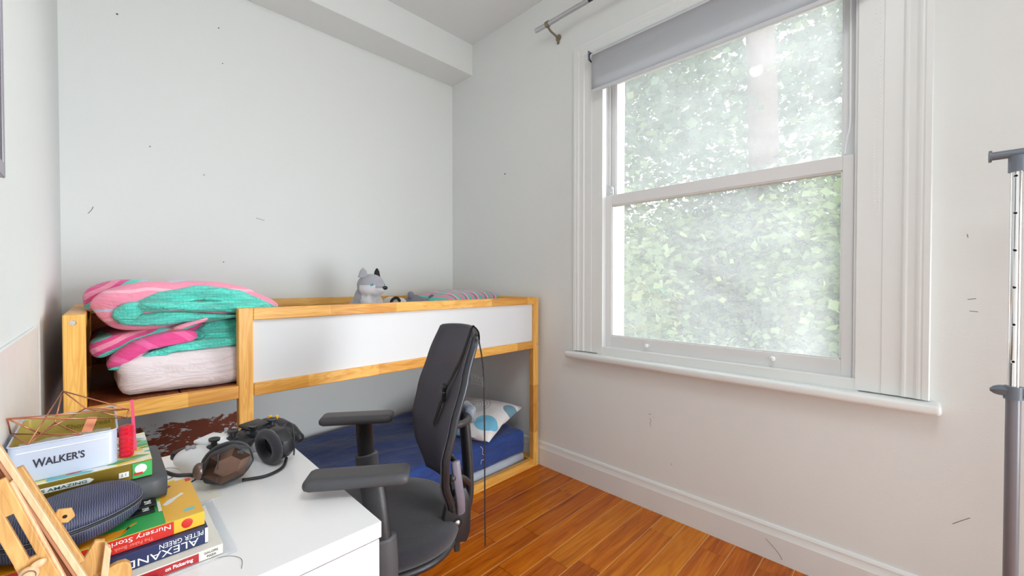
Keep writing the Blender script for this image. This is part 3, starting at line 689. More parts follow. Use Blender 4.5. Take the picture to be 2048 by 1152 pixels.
# lower mattress, pale base and pillow
def wn2(p, nr): return .005 * noise.noise(Vector((p.x * 4, p.y * 10, p.z * 30))) + .010 * noise.noise(Vector((p.x * 3 + p.y * 5, p.y * 2, 3))) * (nr.z > .5) + .004 * noise.noise(Vector((p.x * 12, p.y * 14, 9)))
place('mattress_base', rbox((.02, 1.905, .0), (2.045, 2.81, .095), .02, (10, 6, 3)), M_base, loc=(1.0, 2.35, 0), smooth=True, label='pale grey mattress base on the floor under the blue mattress', cat='mattress base')
place('lower_mattress', rbox((.015, 1.90, .088), (2.05, 2.815, .255), .04, (110, 60, 10), wn2), M_sheetnavy, loc=(1.0, 2.35, .09), smooth=True, label='floor mattress in a wrinkled navy blue fitted sheet under the bunk', cat='mattress')
def pillow_bm(L, Wd, Th, n=26):
    b = B(); top = []; bot = []
    for i in range(n + 1):
        r1, r2 = [], []
        for j in range(n + 1):
            u, v = 2 * i / n - 1, 2 * j / n - 1
            prof = max(0, (1 - u ** 4)) ** .55 * max(0, (1 - v ** 4)) ** .55
            pin = 1 - .07 * (1 - abs(u)) * abs(v) ** 3 - .0; pin2 = 1 - .07 * (1 - abs(v)) * abs(u) ** 3
            x, y = u * L / 2 * pin2, v * Wd / 2 * pin; z = prof * Th / 2 + .004 * noise.noise(Vector((x * 14, y * 14, 2)))
            r1.append(b.verts.new((x, y, z + .002))); r2.append(b.verts.new((x, y, -z * .7 - .001)))
        top.append(r1); bot.append(r2)
    for i in range(n):
        for j in range(n):
            b.faces.new((top[i][j], top[i + 1][j], top[i + 1][j + 1], top[i][j + 1])); b.faces.new((bot[i][j], bot[i][j + 1], bot[i + 1][j + 1], bot[i + 1][j]))
    bmesh.ops.remove_doubles(b, verts=b.verts, dist=.0042); bmesh.ops.recalc_face_normals(b, faces=b.faces); return b
b = pillow_bm(.60, .46, .13); o = place('pillow', b, M_pillow, smooth=True, label='white pillow printed with pale blue circles on the navy mattress', cat='pillow')
o.location = (1.78, 2.19, .335); o.rotation_euler = (RAD(-11), RAD(0), RAD(107))
b = B(); tube(b, catmull([(1.62, 1.88, .262), (1.63, 1.87, .245), (1.64, 1.885, .21), (1.655, 1.882, .195), (1.65, 1.884, .17), (1.63, 1.88, .175), (1.625, 1.882, .15)], 5, False), .0011, 5)
place('loose_thread', b, M_white, loc=(1.63, 1.88, .25), label='loose white thread dangling from the pillow corner over the blue sheet', cat='thread')
b = pillow_bm(.62, .42, .16); o = place('pillow', b, M_stripepillow, smooth=True, label='pink and teal striped pillow at the far end of the upper bunk', cat='pillow')
o.location = (1.82, 2.36, 1.12); o.rotation_euler = (RAD(4), RAD(-3), RAD(10))

# ------------------------------------------------------------------ plush toys on the upper bunk
hk = thing('husky_plush', 'grey and white husky dog soft toy sitting up on the bunk', 'soft toy', (1.12, 2.33, 1.02), RAD(-72))
# local frame: x forward (where it looks)
b = B(); ell(b, (-.03, 0, .075), (.10, .085, .085)); ell(b, (-.01, 0, .14), (.07, .07, .085)); ell(b, (.03, 0, .225), (.078, .080, .066)); ell(b, (.03, 0, .205), (.07, .083, .05))
ell(b, (.095, 0, .200), (.050, .036, .027)); ell(b, (.07, 0, .188), (.05, .045, .03)); ell(b, (.06, .05, .03), (.07, .032, .03)); ell(b, (.06, -.05, .03), (.07, .032, .03))
for s in (-1, 1): tube(b, [(.03, s * .04, .14), (.07, s * .045, .08), (.08, s * .05, .02)], [.035, .028, .026], 10)
tube(b, [(-.09, 0, .04), (-.14, .04, .03), (-.15, .10, .03)], [.03, .03, .02], 10)
me = remesh(b, .006, 5)
for p in me.polygons:
    c = p.center; white = (c.z < .205 and c.x > .055) or (c.z < .225 and c.x > .02 and abs(c.y) > .035) or (c.x > .04 and c.z < .18)
    p.material_index = 1 if white else 0
place('body', me, [M_fur, M_furw], hk, local=True, smooth=True)
for s in (-1, 1):
    b = B(); t = bmesh.new()
    prism(t, [(-.032, 0), (.032, 0), (.020, .040), (.0, .060), (-.018, .040)], .014, axis_mtx((.018, s * .052, .268), (1, s * .25, 0), (0, 1, 0)), .005); cut_join(b, t)
    if s < 0: place('ear', b, M_fur, hk, local=True, smooth=True)
    else: place('ear', b, M_furd, hk, local=True, smooth=True, label='dark lined ear')
    b = B(); ell(b, (.083, s * .045, .226), (.008, .012, .011), (0, .2, -s * .5)); place('eye', b, M_eye, hk, local=True, smooth=True)
    b = B(); ell(b, (.090, s * .044, .227), (.004, .005, .006)); place('pupil', b, M_nose, hk, local=True, smooth=True)
b = B(); ell(b, (.143, 0, .209), (.012, .016, .012)); place('nose', b, M_nose, hk, local=True, smooth=True)

pg = thing('penguin_plush', 'black and white soft toy lying beside the husky on the bunk', 'soft toy', (1.33, 2.36, 1.015))
b = B(); ell(b, (1.36, 2.38, 1.085), (.085, .06, .065)); ell(b, (1.29, 2.36, 1.12), (.055, .05, .052)); ell(b, (1.34, 2.34, 1.12), (.05, .05, .045)); place('body', remesh(b, .006), M_furw, pg, smooth=True)
b = B(); tube(b, catmull([(1.268, 2.312, 1.10), (1.265, 2.305, 1.145), (1.29, 2.30, 1.165), (1.318, 2.305, 1.15), (1.325, 2.315, 1.11)], 5, False), .009, 8); place('hood', b, M_furd, pg, smooth=True)
el = thing('grey_bear_plush', 'slate grey soft toy lying on its back behind the bunk rail', 'soft toy', (1.49, 2.36, 1.015))
b = B(); ell(b, (1.46, 2.36, 1.115), (.075, .06, .065)); ell(b, (1.53, 2.35, 1.10), (.06, .06, .06)); ell(b, (1.415, 2.33, 1.178), (.024, .02, .026)); place('body', remesh(b, .006), plain('slate_plush', srgb(138, 138, 150), .95, bump=.8, bscale=350), el, smooth=True)
b = B(); ell(b, (1.58, 2.33, 1.155), (.028, .014, .024), (0, .3, 0)); place('ear', b, plain('slate_plush_dark', srgb(112, 116, 122), .95, bump=.8, bscale=350), el, smooth=True)

# ------------------------------------------------------------------ desk
DX0, DX1, DY0, DY1 = -.122, .418, .808, 1.562
dk = thing('white_desk', 'white desk with clutter on top against the left wall', 'desk', (.15, 1.18, 0))
part('desk_top', (DX0, DY0, .716), (DX1, DY1, .75), M_desk, dk, .0012)
part('side_panel', (DX0 + .004, DY0 + .002, 0), (DX1 - .004, DY0 + .020, .7125), M_desk, dk, .0012)
part('side_panel', (DX0 + .004, DY1 - .020, 0), (DX1 - .004, DY1 - .002, .7125), M_desk, dk, .0012)
part('back_panel', (DX0 + .004, DY0 + .02, .30), (DX0 + .02, DY1 - .02, .7125), M_desk, dk, .001)
dr = part('drawer', (DX1 - .024, DY0 + .022, .60), (DX1 - .004, DY1 - .022, .712), M_desk, dk, .0015)
b = B(); tube(b, catmull([(.14, .918, .7503), (.165, .905, .7503), (.178, .88, .7503), (.172, .85, .7503)], 6, False), .0005, 4); place('ink_line', b, M_mark, dk)

# ------------------------------------------------------------------ books and boxes on the desk
def book(name, label, a, c, mcov, spine=None, cat='book', group=None, mtop=None, th=.0022):
    """spine on the -Y side; pages visible on the other edges"""
    t = thing(name, label, cat, (a[0] + (c[0] - a[0]) / 2, a[1] + (c[1] - a[1]) / 2, a[2]), group=group)
    part('pages', (a[0] + .003, a[1] + .004, a[2] + th), (c[0] - .003, c[1] - .003, c[2] - th), M_paper, t, .0006)
    part('front_cover', (a[0], a[1], c[2] - th), (c[0], c[1], c[2]), mtop or mcov, t, .0008)
    part('back_cover', (a[0], a[1], a[2]), (c[0], c[1], a[2] + th), mcov, t, .0008)
    part('spine', (a[0], a[1] - .0008, a[2] + .0002), (c[0], a[1] + .004, c[2] - .0002), spine or mcov, t, .0012)
    return t
UP, RT = (0, 0, 1), (1, 0, 0); DN, LF = (0, 0, -1), (-1, 0, 0)
# bottom of the front stack
wt = thing('plastic_wallet', 'clear plastic wallet with white sheets under the book stack', 'folder', (.05, 1.03, .75))
part('sheets', (-.06, .915, .7505), (.160, 1.150, .7535), M_paper, wt, .0004); part('cover', (-.065, .908, .754), (.178, 1.160, .7548), M_clear, wt, 0)
for xx in (.166,): part('edge_seam', (xx, .910, .7548), (xx + .0012, 1.158, .7553), M_clear, wt, 0)
part('edge_seam', (-.065, 1.156, .7506), (.178, 1.160, .7556), M_clear, wt, 0)
t = book('slim_textbook', 'slim white textbook with a dark red spine block, lowest book in the stack', (-.08, .915, .7555), (.156, 1.10, .7735), M_paper)
part('spine_block', (-.075, .9132, .757), (.120, .9142, .772), M_redd, t, 0, label='dark red spine block')
text('lettering', 'on Pickering', .0115, (.0925, .9130, .7645), RT, UP, M_inkw, t, fit=(.038, .0085), offset=.0003)
text('lettering', 'GALORE', .0062, (.138, .9130, .7680), RT, UP, M_inkg, t, fit=(.021, .0042)); text('lettering', 'PARK', .0062, (.139, .9130, .7612), RT, UP, M_inkg, t, fit=(.014, .0042))
t = book('history_book', 'navy blue paperback with silver spine lettering below the yellow storybook', (-.10, .938, .7740), (.137, 1.09, .8040), M_navy)
text('lettering', 'PETER GREEN', .0155, (.099, .9368, .7965), LF, DN, M_inkw, t, fit=(.062, .0085))
text('lettering', 'ALEXANDER', .0215, (.060, .9368, .7835), LF, DN, M_inkw, t, fit=(.126, .0125))
part('cover_picture', (.1325, .9362, .776), (.137, .9372, .803), M_inkw, t, 0)
t = book('nursery_storybook', 'thick yellow and green nursery storybook with red spine on the stack', (-.122, .950, .8045), (.134, 1.138, .8295), M_yellow, M_yellow, mtop=M_green)
part('cover_band', (.078, .951, .8292), (.1335, 1.137, .8299), M_yellow, t, 0)
part('spine_block', (-.12, .9482, .8055), (.089, .9492, .8285), M_red, t, 0, label='red spine block')
text('lettering', 'Nursery Stories', .0185, (.0405, .948, .8225), LF, DN, M_inkw, t, fit=(.088, .0105))
text('lettering', 'The Faber Book of', .0085, (.032, .948, .8115), LF, DN, plain('pink_ink', srgb(240, 150, 140), .5), t, fit=(.058, .0055))
b = B(); ell(b, (.108, .9492, .818), (.0085, .0007, .008)); ell(b, (.108, .9492, .8155), (.0075, .0007, .0065)); place('apple_print', b, M_red, t)
def decal(name, pts, z, m, parent, h=.0004):
    b = B(); prism(b, pts, h, Matrix.Translation((0, 0, z))); return place(name, b, m, parent)
decal('swoosh_print', [(p.x, p.y) for p in catmull([(-.115, .952, 0), (-.02, .952, 0), (.02, .957, 0), (.032, .985, 0), (.042, .99, 0), (.028, .978, 0), (.0, .98, 0), (-.05, .99, 0), (-.115, 1.0, 0)], 4)], .8296, M_orange, t)
decal('leaf_print', [(.045, 1.055), (.078, 1.055), (.078, 1.075), (.045, 1.072)], .8296, M_lime, t)
decal('drop_print', [(.115 + .009 * cos(a), .978 + .006 * sin(a)) for a in [k * pi / 6 for k in range(12)]], .8300, M_blueprint, t)
decal('bird_print', [(.080, 1.03), (.088, 1.045), (.104, 1.056), (.112, 1.066), (.115, 1.058), (.104, 1.048), (.094, 1.032), (.084, 1.024)], .8300, M_inkw, t)
decal('apple_leaf_print', [(.125, 1.118), (.134, 1.12), (.134, 1.134), (.125, 1.134)], .8300, M_red, t)
decal('head_print', [(.09 + .010 * cos(a), 1.115 + .008 * sin(a)) for a in [k * pi / 6 for k in range(12)]], .8300, plain('brown_print', srgb(110, 60, 40), .4), t)
# small black cards with white numbers
for i, (x, yv, lab) in enumerate(((.042, 1.024, 'black card printed 2N on the storybook, nearest the round case'), (.046, 1.044, 'black card printed 2N on the storybook, nearest the gold book'))):
    t = thing('black_card', lab, 'card', (x, yv, .83), group=None)
    part('card', (x - .03, yv - .014, .8303 + i * .004), (x + .026, yv + .016, .8335 + i * .004), M_blackcard, t, .0006)
    text('lettering', '2N', .013, (x + .013, yv + .002, .8337 + i * .004), (0, -1, 0), RT, M_inkw, t, offset=.0004)
rs = thing('price_tag', 'small white printed tag lying on the green storybook cover', 'tag', (.055, 1.03, .83)); part('tag_sheet', (.0725, 1.006, .8303), (.0775, 1.052, .8313), M_paper, rs, .0002)
# red magazine at the very front
t = book('red_magazine', 'thin red magazine with yellow lettering at the front edge of the desk', (-.05, .838, .7505), (.068, .905, .7645), M_red)
text('lettering', 'ZI', .016, (.052, .868, .7650), RT, (0, 1, 0), M_yelpl, t, offset=.0005)
# hidden support pile behind, then graphite case, gold comic book
book('brown_hardback', 'brown hardback lying under the graphite case at the back of the pile', (-.115, 1.145, .7505), (.085, 1.31, .790), plain('brown_cloth_cover', srgb(120, 60, 44), .6))
book('purple_hardback', 'purple and white hardback just below the graphite case', (-.11, 1.142, .7905), (.082, 1.30, .8295), plain('lilac_cover', srgb(214, 200, 226), .5))
gc = thing('graphite_case', 'flat graphite grey case between the storybook and the gold comic book', 'case', (-.01, 1.18, .83))
b = rbox((-.115, 1.062, .8300), (.093, 1.288, .8770), .009, (8, 8, 4)); place('shell', b, M_greycase, gc, smooth=True)
t = book('comic_book', 'large comic book with a gold spine and crowded colourful cover', (-.122, 1.078, .8775), (.069, 1.283, .9095), M_gold, M_gold, mtop=M_cover)
part('spine_picture', (.040, 1.0758, .879), (.0685, 1.0766, .908), M_green, t, 0, label='green end of the spine')
decal('title_panel', [(-.10, 1.0785), (-.015, 1.0785), (-.008, 1.079), (-.015, 1.0795), (-.10, 1.0795)], .9095, M_inkw, t)
b = B(); prism(b, [(-.115, -.0048), (-.018, -.0048), (-.012, 0), (-.018, .0048), (-.115, .0048)], .0006, axis_mtx((0, 1.0768, .8965), (0, -1, 0), (1, 0, 0))); place('title_label', b, M_inkw, t)
text('lettering', "KING'S AMAZING", .0115, (-.0625, 1.0758, .8965), RT, UP, M_inkgr, t, fit=(.083, .0055), offset=.0002)
b = B(); box(b, (.021, 1.0756, .886), (.035, 1.0766, .896)); place('price_label', b, M_inkw, t); text('lettering', '2 1', .007, (.028, 1.0752, .8910), RT, UP, M_inkg, t)
b = B(); lathe(b, [(.009, 0), (.009, .0006)], 16, axis_mtx((.052, 1.0758, .896), (0, -1, 0))); place('dog_print', b, M_inkw, t)
part('red_label', (.042, 1.0748, .885), (.055, 1.0756, .8895), M_red, t, 0)
# open biscuit tin
tn = thing('biscuit_tin', 'open pale blue biscuit tin with gold inside on the comic book', 'tin', (-.05, 1.2, .9))
tx0, tx1, ty0, ty1, tz0, tz1 = -.116, .020, 1.100, 1.312, .9100, .975
def open_tin(off, rr, zlo, zhi, inward):
    pts = []
    for cx, cy, a0 in ((tx1 - .012, ty1 - .012, 0), (tx0 + .012, ty1 - .012, 90), (tx0 + .012, ty0 + .012, 180), (tx1 - .012, ty0 + .012, 270)):
        for k in range(5):
            a = RAD(a0 + k * 22.5); pts.append((cx + (.012 - off) * cos(a), cy + (.012 - off) * sin(a)))
    b = B(); A = [b.verts.new((x, y, zlo)) for x, y in pts]; C = [b.verts.new((x, y, zhi)) for x, y in pts]; n = len(pts)
    for k in range(n):
        f = (A[k], A[(k + 1) % n], C[(k + 1) % n], C[k]); b.faces.new(f[::-1] if inward else f)
    b.faces.new(A if inward else A[::-1])
    return b, pts
b, P = open_tin(0, 0, tz0, tz1, False); place('outer_wall', b, M_tin, tn, smooth='auto')
b, P2 = open_tin(.0015, 0, tz0 + .002, tz1, True); place('inner_wall', b, M_tingold, tn, smooth='auto')
b = B(); tube(b, [(x, y, tz1) for x, y in P], .0016, 6, closed=True); place('rim', b, M_tin, tn, smooth=True)
b = B(); tube(b, [(tx0 + .01, ty0 - .0004, tz1 - .012), (tx1 - .01, ty0 - .0004, tz1 - .012)], .001, 6); place('pressed_line', b, M_inkw, tn)
text('lettering', 'W', .024, (-.0795, ty0 - .0006, .9410), RT, UP, M_inkd, tn, fit=(.0155, .0155), offset=.0005); text('lettering', "ALKER'S", .0185, (-.0482, ty0 - .0006, .9415), RT, UP, M_inkd, tn, fit=(.049, .0140), offset=.0004)
text('lettering', 'Shortbread', .016, (-.020, ty1 - .0024, .944), RT, UP, plain('dull_gold', srgb(176, 150, 70), .4, .6), tn)
cs = thing('paper_sheets', 'crumpled white papers lying inside the open biscuit tin', 'paper', (-.05, 1.2, .93))
b = B(); g = []
for i in range(13):
    g.append([b.verts.new((tx0 + .008 + (tx1 - tx0 - .016) * i / 12, ty0 + .008 + (ty1 - ty0 - .10) * j / 12, .972 + .006 * noise.noise(Vector((i * .45, j * .4, 1))) - .0018 * j)) for j in range(13)])
for i in range(12):
    for j in range(12): b.faces.new((g[i][j], g[i + 1][j], g[i + 1][j + 1], g[i][j + 1]))
bmesh.ops.solidify(b, geom=b.faces, thickness=.002); place('sheet', b, M_paper, cs)
t = thing('copper_strap', 'broad copper coloured strip standing up in the open biscuit tin', 'strip', (-.02, 1.2, .95))
b = B(); bar(b, (-.030, 1.19, .935), (-.014, 1.225, .978), .016, .002, (0, -1, .8), .0004); place('strip', b, M_copper, t)
# ribbed red tub and pink strip to the right of the tin
t = thing('ribbed_red_tub', 'small ribbed translucent red tub beside the right end of the tin', 'tub', (.033, 1.13, .9))
b = B(); lathe(b, [(.0105 + (.0012 if k % 2 else 0), .0005 + k * .0045) for k in range(14)] + [(.009, .062)], 18, Matrix.Translation((.0335, 1.13, .9097))); place('tub', b, M_redclear, t, smooth=False)
b = B(); lathe(b, [(.0085, .004), (.0085, .03)], 14, Matrix.Translation((.0335, 1.13, .9097))); place('contents', b, plain('red_beads', srgb(160, 10, 30), .5), t)
t = thing('pink_ruler', 'thin translucent pink strip standing upright behind the red tub', 'ruler', (.046, 1.15, .9)); b = B(); bar(b, (.048, 1.158, .9100), (.0435, 1.158, 1.016), .005, .002, (0, 1, 0)); place('strip', b, m_tint('pink_clear', srgb(236, 90, 130), .8), t)
# copper wire basket lying on the tin
wb_ = thing('copper_wire_basket', 'geometric copper wire basket lying on its side across the open tin', 'wire basket', (-.05, 1.2, .97))
A_ = [(-.121, 1.16, 1.012), (-.024, 1.19, 1.003), (.040, 1.195, .986), (-.057, 1.25, 1.033), (-.082, 1.16, .975), (-.093, 1.112, .971), (-.066, 1.20, .9815), (-.028, 1.118, .970), (-.121, 1.20, .974), (.036, 1.185, .9705)]
for i, j in ((0, 2), (0, 9), (3, 5), (3, 2), (4, 1), (1, 2), (4, 0), (6, 7), (7, 8), (3, 6), (2, 9), (5, 8), (4, 5), (1, 9), (6, 5), (8, 0), (1, 3)):
    b = B(); tube(b, [Vector(A_[i]) + Vector((0, 0, .003)), Vector(A_[j]) + Vector((0, 0, .003))], .0013, 6); place('wire', b, M_copper, wb_, smooth=True)
# round headphone case
hc = thing('headphone_case', 'round hard shell case in ribbed navy lying on the green storybook', 'case', (-.04, 1.005, .83))
def clam(s):
    b = B(); n = 40; pr = [(1.0, 0), (.995, .25), (.96, .52), (.88, .74), (.72, .90), (.5, .98), (.25, 1.01), (.08, 1.015)]; rings = []
    for r, z in pr:
        ring = []
        for k in range(n):
            a = 2 * pi * k / n; ex = .088 * (1 + .02 * cos(2 * a)); ey = .064
            ring.append(b.verts.new((-.039 + ex * r * cos(a), 1.004 + ey * r * sin(a) + .018 * cos(a), .8655 + s * (.0015 + z * .0330))))
        rings.append(ring)
    for A, C in zip(rings, rings[1:]):
        for k in range(n):
            f = (A[k], A[(k + 1) % n], C[(k + 1) % n], C[k]); b.faces.new(f if s > 0 else f[::-1])
    b.faces.new(rings[-1] if s > 0 else rings[-1][::-1]); b.faces.new(rings[0][::-1] if s > 0 else rings[0]); return b
place('upper_shell', clam(1), M_case, hc, smooth=True); place('lower_shell', clam(-1), M_case, hc, smooth=True)
b = B(); pts = [(-.039 + .0885 * (1 + .02 * cos(2 * a)) * cos(a), 1.004 + .0645 * sin(a) + .018 * cos(a), .8655) for a in [2 * pi * k / 48 for k in range(48)]]
tube(b, pts, .0022, 6, closed=True); place('zip', b, M_black, hc, smooth=True)
for dz in (.0035, -.0035):
    b = B(); tube(b, [(p[0] * 1.0, p[1], p[2] + dz) for p in pts], .0009, 5, closed=True); place('piping', b, M_greypl, hc)

# ------------------------------------------------------------------ table easel
es = thing('table_easel', 'wooden table easel leaning at the front left corner of the desk', 'easel', (-.05, .86, .75))
def beam(name, p, q, w, t, m, up=(0, 1, 0), bev=.0012, **kw):
    b = B(); bar(b, p, q, w, t, up, bev); return place(name, b, m, es, **kw)
LN = Vector((.0722, .0, -.20)); LB = Vector((.0605, 0, -.20))      # lean of mast and board
def on(px, py, pz, k): return Vector((px, py, pz)) + LN * k
def ob(dx, k): return Vector((-.1015 + dx, .835, 1.0)) + LB * k
beam('slotted_board', ob(-.008, 0), ob(-.008, 1.2), .0135, .007, M_easel)
beam('slotted_board', ob(.0107, 0), ob(.0107, 1.2), .0085, .007, M_easel)
beam('slotted_board', ob(0, -.02), ob(0, .215), .0295, .0066, M_easel)
beam('slotted_board', ob(0, .53), ob(0, 1.2), .0295, .0066, M_easel)
beam('slot_edge', ob(.0165, 0) + Vector((0, .004, 0)), ob(.0165, 1.2) + Vector((0, .004, 0)), .0035, .009, M_easel2)
beam('mast', on(-.0993, .848, 1.052, -.25), on(-.0993, .848, 1.052, 1.46), .0070, .010, M_easel2)
beam('mast_edge', on(-.1050, .850, 1.052, -.2), on(-.1050, .850, 1.052, 1.46), .0042, .009, M_easeltan)
beam('mast_groove', on(-.1100, .853, 1.052, -.1), on(-.1100, .853, 1.052, 1.44), .0060, .008, M_easeldark)
beam('rear_rail', on(-.0814, .868, 1.008, 0), on(-.0814, .868, 1.008, .79), .0088, .010, M_easel)
beam('rear_rail', on(-.0880, .872, 1.004, 0), on(-.0880, .872, 1.004, .88), .0042, .009, M_easeltan)
# bottom ledge with blocks
b = B(); prism(b, [(-.050, -.760 + .0), (-.034, -.822), (-.010, -.866), (.001, -.862), (-.004, -.80), (-.012, -.760)], .009, axis_mtx((0, .885, 0), (0, 1, 0), (1, 0, 0)), .0012); place('ledge_back', b, M_easel, es)
b = B(); prism(b, [(.001, -.862), (.0075, -.850), (.003, -.80), (.000, -.760), (-.010, -.760), (-.006, -.80)], .012, axis_mtx((0, .8725, 0), (0, 1, 0), (1, 0, 0)), .001); place('ledge', b, M_easel2, es)
b = B(); prism(b, [(0, 0), (.044, 0), (.044, .018), (.039, .026), (.030, .028), (.0, .024)], .012, axis_mtx((-.012, .893, .790), (0, -1, 0), (1, 0, .12)), .0015); place('foot_block', b, M_easel, es)
beam('foot_bar', (-.09, .88, .757), (.036, .885, .760), .012, .012, M_easel)
beam('cross_bar', (-.09, .868, .80), (-.01, .868, .80), .012, .010, M_easel)
beam('support_leg', (-.062, .86, .875), (-.085, .86, .752), .008, .008, M_easel2)
beam('support_leg', (-.045, .862, .86), (-.03, .862, .752), .008, .008, M_easel)
# clip behind the rail
b = B(); prism(b, [(0, -.008), (.018, -.010), (.024, -.002), (.018, .010), (.004, .010)], .005, axis_mtx((-.0525, .876, .925), (0, -1, 0), (1, 0, -.2)), .001); place('top_clip', b, M_easel, es)
b = B(); lathe(b, [(.0025, 0), (.0025, .0006)], 10, axis_mtx((-.0395, .8708, .922), (0, -1, 0))); place('clip_hole', b, M_dark, es)
# wing nut / knob
b = B(); lathe(b, [(.008, 0), (.0095, .002), (.0095, .006), (.008, .008), (.003, .009)], 20, axis_mtx((-.069, .828, .876), (-.25, -1, .25))); ell(b, (-.062, .826, .886), (.008, .003, .005), (0, -.4, 0)); place('wooden_knob', b, M_easel2, es, smooth='auto')
b = B(); tube(b, [(-.070 + .0065 * cos(a), .8185, .877 + .0065 * sin(a)) for a in [k * pi / 8 for k in range(16)]], .0007, 5, closed=True); place('metal_ring', b, M_brass, es)

# ------------------------------------------------------------------ gadgets on the desk
# headset
hs = thing('gaming_headset', 'black over-ear headset lying on its side on the white desk', 'headset', (.28, 1.27, .75))
def octo(r, n=6, ph=0): return [(r * cos(2 * pi * k / n + ph), r * sin(2 * pi * k / n + ph)) for k in range(n)]
L0 = Vector((.220, 1.225, .8035)); nL = Vector((-.18, -1, .16)).normalized(); R0 = Vector((.358, 1.300, .8005)); nR = Vector((1, .25, .1)).normalized()
def cup(c, n, xdir, plate, m_plate):
    b = B(); Mx = axis_mtx(c - n * .020, n, xdir)
    prism(b, [(x * 1.12, y * .88) for x, y in octo(.052, 8, pi / 8)], .034, Mx, .006); place('ear_cup', b, M_black, hs, smooth='auto')
    b = B(); lathe(b, [(.047, 0), (.046, .003), (.026, .0095), (.0, .0095)] if plate else [(.046, 0), (.044, .004), (.020, .006), (0, .006)], 6 if plate else 8, axis_mtx(c + n * .0125, n, xdir) @ Matrix.Diagonal((1.12, .88, 1, 1))); pt = place('cup_plate', b, m_plate, hs)
    b = B(); tube(b, [Mx @ Vector((.040 * 1.1 * cos(a), .040 * .95 * sin(a), -.010)) for a in [2 * pi * k / 28 for k in range(28)]], .0135, 10, closed=True); place('ear_cushion', b, M_fabblack, hs, smooth=True)
    b = B(); lathe(b, [(.034, 0), (.034, .002)], 24, axis_mtx(c - n * .021, n, xdir)); place('speaker_cloth', b, M_dark, hs)
    return Mx
Mx = cup(L0, nL, (1, 0, .25), True, M_smoke); cup(R0, nR, (0, 1, 0), False, M_darkmetal)
b = B(); bar(b, Vector(L0) + nL * .018 + Vector((-.018, 0, .034)), Vector(L0) + nL * .018 + Vector((-.022, 0, -.034)), .003, .002, nL); bar(b, Vector(L0) + nL * .018 + Vector((.026, 0, .032)), Vector(L0) + nL * .018 + Vector((.034, 0, -.02)), .012, .002, nL); place('plate_stripe', b, M_darkmetal, hs)
b = B(); pts = catmull([L0 + Vector((.0, .028, .0)), L0 + Vector((-.01, .10, -.018)), (.25, 1.40, .775), (.32, 1.42, .775), (.385, 1.39, .778), R0 + Vector((.016, .06, -.01)), R0 + Vector((.012, .01, .0))], 6, False)
tube(b, pts, .01, 10, flat=(.010, .030)); place('headband', b, M_black, hs, smooth=True)
b = B(); tube(b, catmull([R0 + Vector((.018, .045, .020)), R0 + Vector((.036, .05, .035)), R0 + Vector((.045, .03, .025)), R0 + Vector((.040, .0, -.01)), R0 + Vector((.028, -.035, -.035))], 6, False), .0022, 6); place('cable', b, M_darkmetal, hs, smooth=True)
b = B(); tube(b, catmull([L0 + Vector((.03, -.005, -.048)), (.30, 1.205, .7545), (.345, 1.225, .756), R0 + Vector((.01, -.03, -.04))], 6, False), .004, 8); place('yoke', b, M_black, hs, smooth=True)
b = B(); tube(b, catmull([L0 + Vector((-.05, .005, -.02)), L0 + Vector((-.07, .02, -.01)), (.12, 1.255, .80), (.09, 1.29, .815), (.072, 1.31, .822)], 6, False), .0045, 8); place('microphone_boom', b, M_black, hs, smooth=True)
b = B(); ell(b, L0 + Vector((-.055, .01, -.002)), (.014, .016, .020)); place('boom_joint', b, plain('bronze_joint', srgb(110, 90, 84), .3, .3), hs, smooth=True)
SCG = 1.32
def gamepad(name, label, c, rz, tilt, mb, mdark, maccent):
    g = thing(name, label, 'controller', c, rot=(tilt, 0, rz)); g.scale = [SCG] * 3
    b = B(); ell(b, (0, 0, .030), (.055, .035, .019)); 
    for s in (-1, 1):
        ell(b, (s * .048, .0, .028), (.034, .038, .021)); tube(b, [(s * .055, .0, .026), (s * .066, -.035, .020), (s * .066, -.062, .013)], [.024, .019, .012], 12); ell(b, (s * .066, -.064, .013), (.012, .012, .012))
    place('shell', remesh(b, .004, 5), mb, g, local=True, smooth=True)
    b = B(); box(b, (-.026, -.012, .044), (.026, .030, .0515), .004, 3); place('touch_pad', b, mb, g, local=True, smooth='auto')
    for s in (-1, 1):
        b = B(); lathe(b, [(.013, .040), (.013, .046), (.006, .049), (.005, .056), (.010, .058), (.0105, .062), (.004, .0605)], 18, Matrix.Translation((s * .024, -.018, 0))); place('thumb_stick', b, mdark, g, local=True, smooth='auto')
        b = B(); box(b, (s * .048 - .016, .028, .022), (s * .048 + .016, .044, .040), .006, 3); place('trigger', b, mdark, g, local=True, smooth='auto')
    b = B()
    for k in range(4): lathe(b, [(.0042, .046), (.0042, .0515), (.002, .0525)], 10, Matrix.Translation((.050 + .010 * cos(k * pi / 2), .010 + .010 * sin(k * pi / 2), 0)))
    place('buttons', b, maccent, g, local=True)
    b = B(); box(b, (-.050 - .010, .007, .046), (-.040, .013, .0515), .001); box(b, (-.053, .0, .046), (-.047, .020, .0515), .001); place('direction_pad', b, maccent, g, local=True)
    return g
gamepad('white_gamepad', 'white game controller lying behind the headset on the desk', (.222, 1.415, .7515), RAD(38), RAD(6), M_bw, M_black, M_greyhi)
gamepad('black_gamepad', 'black game controller with yellow accents at the desk corner behind the headset', (.335, 1.462, .7515), RAD(24), RAD(8), M_black, M_darkmetal, M_yelpl)
